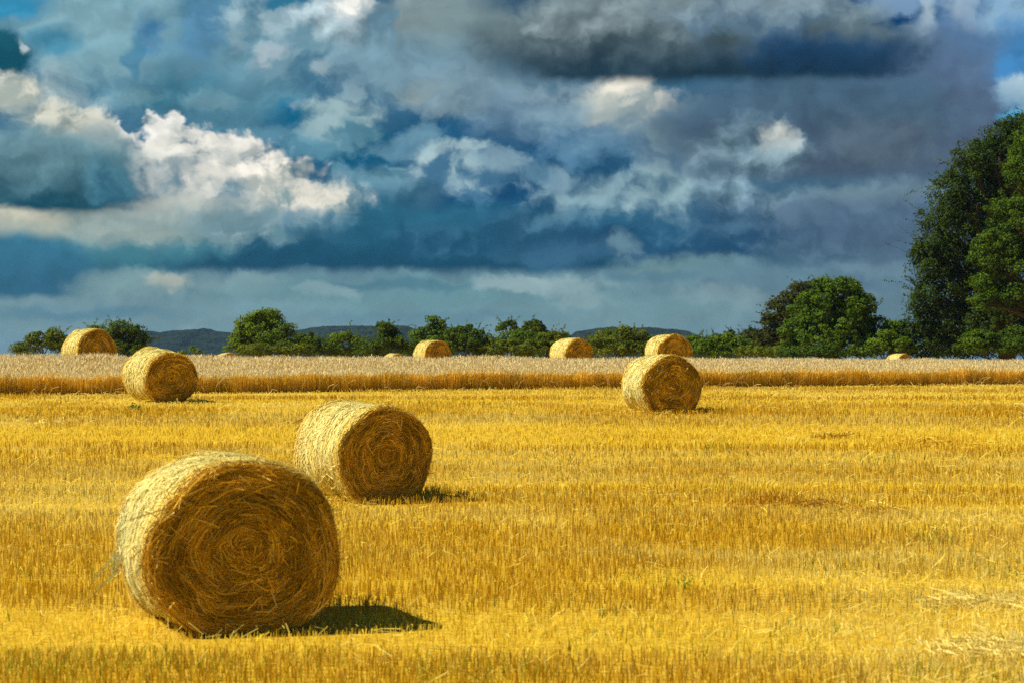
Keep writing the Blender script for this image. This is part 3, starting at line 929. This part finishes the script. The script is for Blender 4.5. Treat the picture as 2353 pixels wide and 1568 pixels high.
def leaf_quads(S, p, nrm, size, col, rng, droop=0.0, asp=.62):
    n = len(p)
    nrm = nrm / np.maximum(np.linalg.norm(nrm, axis=1, keepdims=True), 1e-6)
    r = rng.normal(0, 1, (n, 3)); r[:, 2] -= droop
    a = np.cross(nrm, r); a /= np.maximum(np.linalg.norm(a, axis=1, keepdims=True), 1e-6)
    b = np.cross(nrm, a)
    if droop:
        a, b = b, a
    a = a * (size / 2)[:, None]; b = b * (size * asp / 2)[:, None]
    fold = nrm * (size * .12)[:, None]
    v = np.stack([p - a, p - b + fold, p + a, p + b + fold], 1)
    S.add(v.reshape(-1, 3), np.arange(n * 4).reshape(n, 4), np.repeat(col, 4, 0))


def crown(S, blobs, leaves, size, cA, cB, rng, clump=.3, fill=.25, droop=0.0, rag=.16, flat=.8):
    """blobs: (x,y,z,rx,ry,rz) crown masses in the tree's own space; leaves sit in clumps over their surface"""
    blobs = np.asarray(blobs, float)
    area = blobs[:, 3] * blobs[:, 5] + 1e-6
    share = area / area.sum()
    for bl, sh in zip(blobs, share):
        c0, r0 = bl[:3], bl[3:]
        n = int(leaves * sh)
        rm = float(np.mean(r0))
        nc = max(7, int(2.2 * (rm / clump) ** 1.6 * 1.6))
        d = rng.normal(0, 1, (nc, 3)); d /= np.linalg.norm(d, axis=1, keepdims=True)
        d[:, 2] = np.where(d[:, 2] < -.55, -d[:, 2], d[:, 2])
        rr = rng.uniform(.62, 1.0, nc) ** .6
        rr = rr * (1 + rag * (vnoise(d[:, 0] * 2.2 + d[:, 1] * 1.3 + c0[0], d[:, 2] * 2.2 + c0[2], int(rng.integers(999)), 2) - .5) * 1.6)
        cc = c0 + d * r0 * rr[:, None]
        cr = clump * rng.uniform(.55, 1.45, nc) * min(1.0, .55 + rm / (clump * 5))
        cid = rng.integers(0, nc, n)
        q = rng.normal(0, 1, (n, 3)); q /= np.linalg.norm(q, axis=1, keepdims=True)
        q[:, 2] = np.where(rng.random(n) < .45, np.abs(q[:, 2]), q[:, 2])
        rad = rng.uniform(.25, 1.0, n) ** .5
        p = cc[cid] + q * (cr[cid] * rad)[:, None] * np.array([1.15, 1.15, flat])
        if droop:
            p[:, 2] -= droop * rng.random(n) ** 2 * cr[cid] * 1.6
        inner = rng.random(n) < fill
        p[inner] = c0 + (q * rng.uniform(.1, .8, n)[:, None])[inner] * r0
        ct = rng.uniform(0, 1, nc)
        k = np.clip(ct[cid] * .6 + rng.random(n) * .4, 0, 1)
        col = cA + (cB - cA) * k[:, None]
        col = col * rng.uniform(.75, 1.2, n)[:, None]
        nr = q * .8 + d[cid] * .5 + rng.normal(0, .5, (n, 3)) + np.array([0, 0, .25])
        leaf_quads(S, p, nr, size * rng.uniform(.65, 1.35, n), col, rng, droop)


def twigs(S, blobs, n, length, col, rng, w):
    """single shoots that break the outline, with leaves along them"""
    blobs = np.asarray(blobs, float)
    area = blobs[:, 3] * blobs[:, 5]
    bid = rng.choice(len(blobs), n, p=area / area.sum())
    d = rng.normal(0, 1, (n, 3)); d[:, 2] = np.abs(d[:, 2]) * .9; d /= np.linalg.norm(d, axis=1, keepdims=True)
    p = blobs[bid, :3] + d * blobs[bid, 3:] * .88
    m = 24
    s = np.linspace(0, 1, m)
    bend = rng.normal(0, .35, (n, 3)); bend[:, 2] -= .15
    P = p[:, None, :] + (d[:, None, :] + bend[:, None, :] * s[None, :, None]) * (s[None, :, None] * (length * rng.uniform(.5, 1.3, n))[:, None, None])
    q = (P + rng.normal(0, w * .26, P.shape)).reshape(-1, 3)
    leaf_quads(S, q, rng.normal(0, 1, q.shape), w * rng.uniform(.6, 1.2, len(q)), np.tile(col, (len(q), 1)) * rng.uniform(.7, 1.2, len(q))[:, None], rng)


def make_tree(name, label, cat, group, d, base_u, blobs_px, leaves, size, cA, cB, mats, seed, clump=.5, fill=.25, droop=0.0, rag=.16,
              trunk_r=.18, trunk_top=None, lean=0.0, ntw=0, tw=.8, base_v=None, flat=.8, limbs=True):
    """blobs_px: (u, v, ru, rv, depth offset) measured in the sketch, built at distance d"""
    rng = np.random.default_rng(seed)
    k = d / FPX
    x0 = (base_u - CX) * k
    z0 = float(ground_z(x0, d)) - .05
    root = empty(name, (x0, d, z0))
    tag(root, label, cat, group)
    bl = []
    for b in blobs_px:
        u, v, ru, rv = b[:4]
        dy = b[4] if len(b) > 4 else 0.0
        bl.append(((u - base_u) * k, dy, EYE - (v - CY) * k - z0, ru * k, max(ru, rv) * k * .85, rv * k))
    S = Soup()
    crown(S, bl, leaves, size, np.asarray(cA), np.asarray(cB), rng, clump, fill, droop, rag, flat)
    if ntw:
        twigs(S, bl, ntw, tw, (np.asarray(cA) + np.asarray(cB)) / 2, rng, size * .9)
    S.build('crown' if cat == 'tree' else 'foliage', mats['leaf'], root)
    # trunk and limbs reaching into each crown mass
    S = Soup()
    zt = (trunk_top if trunk_top else max(b[2] for b in bl) * .75)
    bark = np.array([.075, .06, .042])
    hs = np.linspace(0, 1, 7)
    tp = np.stack([lean * hs ** 1.4 + np.sin(hs * 4 + seed) * .06 * zt * .15, hs * 0, hs * zt], 1)
    tube(S, tp, trunk_r * (1.25 - hs * .95), bark, 9)
    for b in (bl if limbs else []):
        tgt = np.array(b[:3]) + np.array([0, 0, b[5] * .25])
        h0 = min(zt * .8, max(.15 * zt, tgt[2] * .45))
        st = np.array([np.interp(h0, tp[:, 2], tp[:, 0]), 0, h0])
        s = np.linspace(0, 1, 6)[:, None]
        P = st + (tgt - st) * s + np.array([0, 0, 1.0]) * np.sin(s * np.pi) * .12 * np.linalg.norm(tgt - st) * .5
        tube(S, P, trunk_r * .55 * (1.05 - s[:, 0] * .85), bark, 6)
        for _ in range(3):
            e = np.array(b[:3]) + rng.normal(0, .45, 3) * np.array(b[3:])
            m0 = P[3]
            Q = m0 + (e - m0) * s + rng.normal(0, .02, (6, 3)) * np.linalg.norm(e - m0)
            tube(S, Q, trunk_r * .25 * (1.05 - s[:, 0] * .8), bark, 5)
    S.build('trunk' if cat == 'tree' else 'stems', mats['bark'], root)
    return root


def build_trees(mats):
    G1 = ((.066, .130, .008), (.170, .258, .012))     # mid green
    G2 = ((.085, .160, .008), (.220, .300, .016))     # bright green
    G3 = ((.052, .098, .008), (.132, .196, .012))     # dark green
    G4 = ((.085, .130, .008), (.205, .245, .016))     # olive
    G5 = ((.042, .052, .008), (.105, .110, .014))     # bronze green
    G6 = ((.050, .075, .030), (.110, .135, .055))     # grey green
    hedge = 'shrubs and trees of the hedge beyond the wheat'

    def T(label, d, bu, bl, leaves, g, seed, cat='tree', name=None, size=.2, **k):
        make_tree(name or ('hedge_tree' if cat == 'tree' else 'shrub'), label, cat, k.pop('group', hedge), d, bu, bl, leaves, size, g[0], g[1], mats, seed, **k)

    T('low yellow-green bush at the far end of the hedge beside a bale', 168, 100, [(62, 800, 30, 22), (95, 790, 34, 24), (125, 786, 34, 28), (140, 800, 26, 22), (45, 808, 18, 12)], 5200, G4, 1, 'shrub', ntw=26, tw=.7, clump=.4, trunk_r=.1)
    T('small leafy bush showing above and behind the leftmost bale', 172, 222, [(222, 775, 30, 26), (240, 785, 26, 28), (205, 790, 26, 30)], 3000, G1, 2, 'shrub', ntw=16, clump=.4, trunk_r=.1)
    T('dark dense bush right of the leftmost bale, thinning into bare twigs', 166, 285, [(280, 764, 30, 24), (270, 785, 34, 34), (300, 782, 34, 32), (325, 796, 24, 22), (285, 805, 48, 20)], 7500, G3, 3, 'shrub', ntw=40, tw=.9, clump=.42, trunk_r=.12)
    T('tiny bright green sapling poking above the wheat before the blue ridge', 160, 443, [(441, 803, 7, 7), (452, 808, 12, 6), (425, 809, 9, 4)], 420, G2, 4, 'shrub', clump=.15, trunk_r=.03, name='sapling', size=.16)
    T('bright green round-headed tree standing alone in front of the blue ridge', 164, 600, [(603, 752, 48, 34), (572, 772, 44, 36), (635, 774, 44, 36), (600, 785, 66, 34), (548, 795, 30, 24), (664, 798, 26, 20), (615, 735, 28, 18)], 17000, G2, 5, ntw=50, tw=.7, clump=.5, trunk_r=.25)
    T('low olive thicket at the foot of the bright round tree', 160, 640, [(590, 808, 44, 16), (650, 806, 40, 16), (690, 806, 30, 14)], 4200, G4, 6, 'shrub', clump=.4, trunk_r=.08)
    T('dark hedge bush with tan flecks next to the bright round tree', 170, 715, [(712, 786, 34, 22), (735, 796, 34, 20), (690, 800, 30, 20), (760, 806, 24, 12)], 5200, G3, 7, 'shrub', ntw=20, clump=.4, trunk_r=.1)
    T('loose light green weeping bush with sky-blue gaps beneath its arch', 174, 790, [(785, 774, 26, 12), (762, 786, 12, 16), (812, 782, 20, 10), (826, 796, 14, 14), (790, 806, 26, 9)], 2600, G2, 8, 'shrub', ntw=20, tw=.8, clump=.32, trunk_r=.1, droop=.8)
    T('dark upright bush with spiky top in front of the ridge end', 167, 890, [(888, 766, 28, 22), (890, 788, 38, 26), (860, 800, 30, 18), (925, 800, 30, 18), (845, 808, 26, 10)], 7200, G3, 9, 'shrub', ntw=36, tw=.9, clump=.42, trunk_r=.12)
    T('tallest central hedge tree with narrow knobbly top', 173, 1000, [(1003, 745, 22, 17), (1012, 760, 20, 16), (985, 766, 22, 16), (972, 784, 28, 22), (1015, 786, 36, 26), (1000, 804, 46, 18)], 8000, G1, 10, ntw=30, tw=.7, clump=.42, trunk_r=.2)
    T('broad dark hedge bush sloping down beside the tallest central tree', 169, 1075, [(1058, 770, 34, 24), (1085, 785, 36, 28), (1115, 796, 28, 24), (1060, 800, 46, 22), (1130, 808, 22, 14)], 9500, G3, 11, 'shrub', ntw=40, tw=.8, clump=.44, trunk_r=.12)
    T('dark oak with leaning umbrella crown, the smaller of the pair', 200, 1172, [(1162, 750, 17, 9), (1172, 744, 12, 7), (1150, 758, 9, 6), (1182, 757, 8, 6)], 1800, G3, 12, ntw=14, tw=.6, clump=.34, trunk_r=.18, fill=.1, lean=.1)
    T('dark oak with wide ragged umbrella crown, the larger of the pair', 200, 1222, [(1222, 750, 25, 10), (1208, 758, 13, 8), (1238, 758, 14, 8), (1250, 765, 8, 5), (1226, 745, 15, 7)], 2600, G3, 13, ntw=18, tw=.6, clump=.34, trunk_r=.2, fill=.1)
    T('green hedge bushes growing at the foot of the two umbrella oaks', 182, 1200, [(1185, 778, 40, 16), (1225, 782, 36, 16), (1150, 792, 26, 14), (1200, 796, 60, 18)], 6500, G1, 14, 'shrub', ntw=24, clump=.42, trunk_r=.12)
    T('yellow-green low bush between the umbrella oaks and the wheat', 165, 1165, [(1165, 800, 30, 18), (1140, 806, 20, 14), (1200, 808, 30, 14)], 4200, G4, 15, 'shrub', ntw=14, clump=.38, trunk_r=.08)
    T('bronze tinged bush left of the bale beyond the wheat', 168, 1255, [(1262, 786, 30, 20), (1285, 782, 22, 16), (1240, 800, 32, 18), (1285, 802, 28, 18)], 5600, G4, 16, 'shrub', ntw=22, clump=.4, trunk_r=.1)
    T('small faraway tree clump on the skyline beside the low wooded hill', 420, 1238, [(1235, 768, 22, 8), (1262, 772, 18, 8), (1290, 776, 20, 8)], 1500, ((.02, .036, .02), (.04, .06, .03)), 17, size=.45, clump=.8, trunk_r=.3)
    T('broad yellow-green thicket with tufted top between two bales', 166, 1425, [(1405, 786, 46, 28), (1442, 776, 36, 20), (1380, 796, 34, 22), (1470, 792, 32, 26), (1425, 805, 74, 18), (1490, 800, 26, 20)], 12500, G4, 18, 'shrub', ntw=60, tw=.7, clump=.44, trunk_r=.12)
    T('plain green hedge length right of the stacked pair of bales', 170, 1640, [(1595, 795, 30, 22), (1625, 798, 34, 22), (1655, 790, 36, 22), (1690, 798, 36, 26), (1620, 808, 60, 16), (1700, 808, 40, 16)], 11000, G1, 19, 'shrub', ntw=50, tw=.6, clump=.42, trunk_r=.1)
    T('little dark conifer poking above the plain green hedge', 178, 1680, [(1680, 764, 7, 6), (1680, 772, 13, 8), (1672, 780, 18, 9), (1688, 780, 18, 9)], 1100, ((.022, .042, .024), (.045, .07, .04)), 20, ntw=12, tw=.4, clump=.26, trunk_r=.1, name='conifer', size=.17)
    T('grey-green willow bush beside the bronze tree', 176, 1722, [(1722, 770, 18, 18), (1712, 786, 20, 18), (1735, 790, 20, 24)], 2600, G6, 21, 'shrub', ntw=24, tw=.7, clump=.36, trunk_r=.1)
    T('bronze-brown tree half hidden behind the big round green tree', 172, 1810, [(1842, 685, 34, 34), (1810, 715, 44, 44), (1785, 755, 44, 44), (1765, 790, 36, 36), (1800, 800, 60, 30), (1850, 720, 40, 40), (1858, 662, 18, 14)], 20000, G5, 22, ntw=70, tw=.8, clump=.5, trunk_r=.3)
    T('big round dome-shaped green tree between bronze tree and tall beeches', 160, 1918, [(1915, 690, 62, 50), (1870, 722, 58, 50), (1965, 722, 56, 52), (1918, 745, 90, 50), (1845, 765, 52, 44), (2000, 765, 42, 40), (1920, 785, 105, 40), (1905, 660, 30, 20), (1945, 665, 34, 24), (1840, 800, 40, 26)], 46000, ((.050, .116, .007), (.138, .225, .011)), 23, ntw=130, tw=.7, clump=.42, trunk_r=.4)
    T('small green tree in the gap between round tree and tall beech', 180, 2050, [(2050, 755, 24, 18), (2040, 775, 26, 20), (2066, 775, 22, 22)], 3800, G1, 24, ntw=14, clump=.4, trunk_r=.12)
    T('mid green undergrowth between the round tree and the tall beech', 158, 2030, [(2030, 790, 36, 26), (2010, 805, 36, 20), (2060, 800, 34, 24), (1975, 812, 40, 14)], 8000, G1, 25, 'shrub', ntw=30, clump=.42, trunk_r=.1)
    T('low bright shrub at the foot of the big round tree', 154, 1880, [(1855, 812, 40, 14), (1900, 810, 44, 14), (1815, 815, 30, 10)], 4200, ((.036, .078, .008), (.09, .15, .014)), 26, 'shrub', clump=.38, trunk_r=.07)
    T('low hedge stretch running on from the flecked bush to the spiky one', 177, 800, [(740, 808, 40, 12), (800, 810, 44, 11), (860, 808, 44, 13), (940, 810, 34, 12)], 6500, G1, 41, 'shrub', ntw=20, tw=.5, clump=.36, trunk_r=.06)
    T('low hedge stretch closing the gaps behind the two middle bales', 176, 1300, [(1130, 812, 30, 10), (1215, 812, 40, 11), (1290, 806, 44, 16), (1350, 804, 40, 18)], 7000, G1, 42, 'shrub', ntw=24, tw=.5, clump=.38, trunk_r=.06)
    T('low hedge stretch behind the bale that tops the nearer bale', 175, 1545, [(1500, 798, 40, 20), (1550, 800, 44, 20), (1590, 806, 36, 18)], 6500, G1, 43, 'shrub', ntw=24, tw=.5, clump=.38, trunk_r=.06)
    T('low hedge stretch at the foot of the bronze tree', 166, 1745, [(1730, 810, 44, 14), (1780, 812, 40, 12)], 3600, G4, 44, 'shrub', ntw=14, tw=.5, clump=.36, trunk_r=.06)
    beech = 'tall beech trees at the edge of the field'
    DK = ((.032, .064, .008), (.078, .122, .012))
    T('tall dark beech with drooping outer branches, left of its brighter neighbour', 160, 2310,
      [(2300, 330, 60, 60, 1), (2235, 385, 60, 60), (2190, 450, 56, 60), (2160, 525, 56, 60), (2150, 600, 60, 64), (2160, 670, 66, 60), (2150, 735, 60, 50), (2130, 785, 66, 44),
       (2215, 520, 70, 90, 1), (2225, 640, 80, 90, 1), (2290, 450, 80, 90, 2), (2350, 330, 60, 60, 2), (2200, 745, 70, 70, 1), (2395, 300, 60, 50, 3), (2180, 800, 60, 34), (2300, 700, 90, 90, 4), (2330, 560, 90, 100, 4), (2300, 380, 70, 60, 3), (2400, 420, 90, 90, 4), (2265, 745, 60, 60, -1), (2330, 690, 60, 60, 1), (2330, 470, 90, 90, 5), (2370, 320, 70, 60, 3), (2345, 290, 40, 34), (2420, 300, 60, 60, 2), (2310, 620, 80, 80, 2), (2105, 770, 46, 46), (2085, 806, 40, 24), (2120, 690, 40, 50), (2130, 600, 40, 50), (2340, 740, 70, 50, 3), (2420, 740, 80, 60, 3), (2280, 790, 60, 40, 1)],
      132000, DK, 27, ntw=420, tw=1.3, clump=.5, trunk_r=.6, droop=.9, rag=.2, size=.2, group=beech, name='beech_tree')
    BR = ((.044, .098, .006), (.125, .205, .010))
    T('tall bright green beech in layered sunlit tiers, right of the dark beech', 152, 2440,
      [(2390, 330, 60, 50), (2345, 400, 50, 40), (2400, 440, 80, 60), (2310, 490, 56, 40), (2380, 530, 80, 50), (2285, 560, 46, 40), (2340, 600, 66, 40), (2280, 655, 48, 38), (2350, 680, 60, 36),
       (2430, 620, 80, 60), (2470, 480, 90, 90), (2450, 330, 70, 60), (2500, 640, 90, 80), (2310, 690, 34, 28), (2365, 560, 70, 60, 2), (2262, 600, 40, 34), (2258, 695, 30, 24), (2370, 370, 50, 50, 2)],
      84000, BR, 28, ntw=260, tw=1.0, clump=.46, trunk_r=.55, droop=.6, rag=.25, size=.19, group=beech, name='beech_tree', flat=.5)
    T('bright leafy shrub under the tall beeches, bigger of the two', 148, 2270, [(2262, 786, 44, 26), (2235, 798, 34, 22), (2300, 800, 36, 20)], 6500, BR, 29, 'shrub', ntw=24, tw=.8, clump=.44, trunk_r=.1, flat=.6)
    T('bright leafy shrub under the tall beeches, at the picture edge', 149, 2355, [(2345, 780, 36, 26), (2330, 800, 30, 20), (2385, 785, 40, 34)], 6000, BR, 30, 'shrub', ntw=20, tw=.8, clump=.44, trunk_r=.1, flat=.6)
    T('dark shaded hedge bottom below the tall beeches', 165, 2300, [(2230, 800, 60, 30), (2330, 790, 70, 36), (2420, 790, 60, 40), (2160, 812, 60, 16)], 9000, G3, 31, 'shrub', clump=.5, trunk_r=.1)


def weed(name, label, cat, u, v, n, h, w, col, mat, seed, spread=.2, lean=.3, leaf=False):
    rng = np.random.default_rng(seed)
    x, y, z = on_ground(u, v)
    root = empty(name, (x, y, z))
    tag(root, label, cat)
    col = np.asarray(col)
    S = Soup()
    px = rng.normal(0, spread * .5, n); py = rng.normal(0, spread * .3, n)
    gz = ground_z(x + px, y + py) - z
    a = rng.uniform(0, 2 * np.pi, n); l = np.abs(rng.normal(0, lean, n))
    hh = h * rng.uniform(.5, 1.1, n)
    p0 = np.stack([px, py, gz], 1)
    p1 = p0 + np.stack([np.cos(a) * l * hh * .3, np.sin(a) * l * hh * .3, hh * .6], 1)
    p2 = p1 + np.stack([np.cos(a) * l * hh * .8, np.sin(a) * l * hh * .8, hh * .4 * (1 - l * .6)], 1)
    p2[:, 2] = np.maximum(p2[:, 2], gz + .02)
    ribbons(S, np.stack([p0, p1, p2], 1), w * rng.uniform(.6, 1.2, n), col * rng.uniform(.7, 1.25, n)[:, None])
    S.build('straw_sprays' if cat in ('straw', 'weeds') else 'foliage', mat['straw'] if not leaf else mat['leaf'], root)
    if leaf:
        L = Soup()
        k = n * 4
        q = np.concatenate([p1, p2, (p1 + p2) / 2, (p0 + p1) / 2])
        leaf_quads(L, q + rng.normal(0, .02, q.shape), rng.normal(0, 1, (k, 3)) + np.array([0, -.5, .8]), leaf * rng.uniform(.6, 1.3, k), col * rng.uniform(.7, 1.5, k)[:, None], rng)
        L.build('leaves', mat['leaf'], root)
    return root


def build_weeds(mats):
    GR = (.10, .19, .015); BR = (.60, .35, .03); DKB = (.46, .26, .03); PL = (.92, .77, .24)
    weed('weed_plant', 'green weed growing in the stubble in front of the bale below the ridge', 'weed', 312, 945, 16, .18, .012, GR, mats, 1, .3, .8, leaf=.06)
    weed('weed_plant', 'single broad-leaved green weed low in the open stubble', 'weed', 1576, 1352, 7, .10, .005, (.07, .20, .01), mats, 2, .05, .4, leaf=.035)
    weed('grass_tuft', 'green grass tuft in the shadow of the second largest bale', 'grass', 1012, 1132, 24, .14, .008, (.13, .2, .015), mats, 3, .3, .4, leaf=False)
    S = weed('dry_stalk', 'lone thin dark dry stalk arching over beside the second largest bale', 'stalk', 1062, 1100, 1, .32, .006, (.16, .10, .03), mats, 4, .01, .8)
    weed('straw_clump', 'small dark clump of matted straw farthest out in the open stubble', 'straw', 1925, 1006, 70, .13, .014, DKB, mats, 5, .5, 1.2)
    weed('straw_clump', 'wide russet clump of matted straw far out, beside the small dark one', 'straw', 2145, 1022, 90, .12, .014, BR, mats, 6, .9, 1.2)
    weed('straw_clump', 'upright patch of reddish dry weeds in the middle of the stubble', 'weeds', 1775, 1162, 150, .22, .008, (.58, .30, .02), mats, 7, .55, .3)
    weed('straw_clump', 'brown heap of tangled straw just right of the reddish weeds', 'straw', 1878, 1166, 110, .15, .010, DKB, mats, 8, .4, 1.3)
    weed('straw_clump', 'smaller brown straw tangle at the lower right of the brown heap', 'straw', 2012, 1178, 110, .12, .010, BR, mats, 9, .34, 1.3)
    weed('straw_clump', 'pale flat wisp of long straws lying beyond the brown heap', 'straw', 1990, 1156, 24, .08, .010, PL, mats, 10, .7, 2.2)
    weed('straw_clump', 'pale tousled straw mound, upper one of three in the bleached stubble', 'straw', 2262, 1395, 220, .15, .006, PL, mats, 11, .45, 1.2)
    weed('straw_clump', 'pale tousled straw mound nearest the camera of three in the bleached stubble', 'straw', 2240, 1515, 240, .15, .006, PL, mats, 12, .4, 1.2)
    weed('straw_clump', 'pale tousled straw mound at the picture edge of three in the bleached stubble', 'straw', 2330, 1500, 240, .16, .006, PL, mats, 13, .42, 1.2)
    weed('straw_clump', 'low pale straw wisps lying in the stubble under the ridge-side bale', 'straw', 110, 970, 60, .12, .014, PL, mats, 14, .9, 1.6)
# ------------------------------------------------------------------ far hills
def build_hills():
    mat = hill_material()
    L = [(150, 830), (250, 800), (300, 775), (325, 764), (345, 762), (375, 766), (400, 762), (440, 759), (470, 755), (490, 762), (520, 764), (570, 768), (630, 766), (680, 761),
         (705, 757), (745, 751), (800, 748.5), (860, 749.5), (905, 747), (935, 750), (953, 757), (975, 760), (1010, 772), (1060, 790), (1120, 810), (1200, 830)]
    Rr = [(1230, 830), (1290, 790), (1311, 773), (1325, 764), (1342, 762), (1369, 754), (1407, 751), (1440, 756), (1488, 754.5), (1527, 759), (1560, 760), (1574, 762), (1584, 768), (1592, 779), (1640, 800), (1720, 830)]
    for k, (prof, d, lab) in enumerate(((L, 2100.0, 'long blue wooded ridge far beyond the hedge'), (Rr, 1700.0, 'short dark wooded hill on the horizon between two bales'))):
        prof = np.array(prof, float)
        us = np.arange(prof[0, 0], prof[-1, 0], 1.6)
        X = (us - CX) / FPX * d
        top = EYE - (np.interp(us, prof[:, 0], prof[:, 1]) - CY) / FPX * d
        q = np.concatenate([np.linspace(-1, 0, 70), np.linspace(.05, 1, 14)])
        Y = d + q * 420
        XX, QQ = np.meshgrid(X, q, indexing='ij')
        YY = d + QQ * 420
        prof_q = np.where(QQ < 0, 1 - sstep(0, 1, -QQ), 1 - sstep(0, 1, QQ))
        base = float(ground_z(0, d)) - 6
        Z = base + (top[:, None] - base) * prof_q
        # woodland canopy: rounded tree heads
        bump = np.abs(vnoise(XX / 7.0, YY / 11.0, 71 + k, 3, .6) - .5) * 2
        Z = Z + (1 - bump) * 3.4 - 2.6 + vnoise(XX / 25, YY / 40, 73 + k, 2) * 2.4 - 1.2
        n, m = XX.shape
        i = (np.arange(n - 1)[:, None] * m + np.arange(m - 1)[None, :]).ravel()
        o = mesh_obj('hills', np.stack([XX, YY, Z], -1).reshape(-1, 3), np.stack([i, i + m, i + m + 1, i + 1], 1), mat, smooth=True)
        tag(o, lab, 'hill', kind='structure')


def build_haze():
    x, y0, y1, z0, z1 = 6000.0, -120.0, 6100.0, -56.0, 27.0
    v = [(sx * x, yy, zz) for zz in (z0, z1) for yy in (y0, y1) for sx in (-1, 1)]
    f = [(0, 2, 3, 1), (4, 5, 7, 6), (0, 1, 5, 4), (2, 6, 7, 3), (0, 4, 6, 2), (1, 3, 7, 5)]
    m = bpy.data.materials.new('haze')
    m.use_nodes = True
    t = m.node_tree
    t.nodes.clear()
    p = t.nodes.new('ShaderNodeVolumePrincipled')
    p.inputs['Color'].default_value = (.30, .58, .98, 1)
    p.inputs['Density'].default_value = HAZE
    p.inputs['Anisotropy'].default_value = 0.2
    out = t.nodes.new('ShaderNodeOutputMaterial')
    t.links.new(p.outputs[0], out.inputs['Volume'])
    o = mesh_obj('haze', v, f, m)
    tag(o, 'thin blue haze of the far distance', 'haze', kind='stuff')


HAZE = 0.00007
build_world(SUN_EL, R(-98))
straw = tint_material('straw', .7, .04, .15)
mats = dict(straw=straw, stub=tint_material('stubble', .7, .04, .35), wheat=tint_material('wheat', .7, .06, .25), leaf=tint_material('leaf', .55, .08, .32, vary=.3),
            bark=tint_material('bark', .9, .1, 0), net=tint_material('net', .5, .3, .3))
build_ground()
build_stubble(mats['stub'])
build_litter(mats['stub'])
build_grass(mats['leaf'])
build_wheat(mats['wheat'])
build_bales(mats)
build_trees(mats)
build_weeds(mats)
build_hills()
build_haze()

sd = bpy.data.lights.new('sun', 'SUN')
sd.energy = 5.0; sd.angle = R(.55); sd.color = (1.0, .94, .78)
so = bpy.data.objects.new('sun', sd)
to_sun = Vector((-math.cos(SUN_AZ) * math.cos(SUN_EL), -math.sin(SUN_AZ) * math.cos(SUN_EL), math.sin(SUN_EL)))
so.rotation_euler = to_sun.to_track_quat('Z', 'Y').to_euler()
COL.objects.link(so)

cd = bpy.data.cameras.new('camera')
cam = bpy.data.objects.new('camera', cd)
COL.objects.link(cam)
cd.sensor_width = 36.0
cd.lens = FPX / 2352.0 * 36.0
cd.shift_y = (CY - 784.0) / 2352.0
cd.clip_start = .1; cd.clip_end = 20000
cam.location = (0, 0, EYE)
cam.rotation_euler = (R(90), 0, 0)
cd.dof.use_dof = True; cd.dof.focus_distance = 46; cd.dof.aperture_fstop = 4.0
SC.camera = cam

SC.render.engine = 'CYCLES'
cy = SC.cycles
cy.max_bounces = 4; cy.diffuse_bounces = 3; cy.glossy_bounces = 2; cy.transmission_bounces = 3; cy.volume_bounces = 0
cy.caustics_reflective = False; cy.caustics_refractive = False
cy.use_adaptive_sampling = True; cy.adaptive_threshold = 0.006; cy.adaptive_min_samples = 32
cy.use_denoising = False
vs = SC.view_settings
vs.view_transform = 'Standard'; vs.look = 'None'; vs.exposure = 0.40; vs.gamma = 1
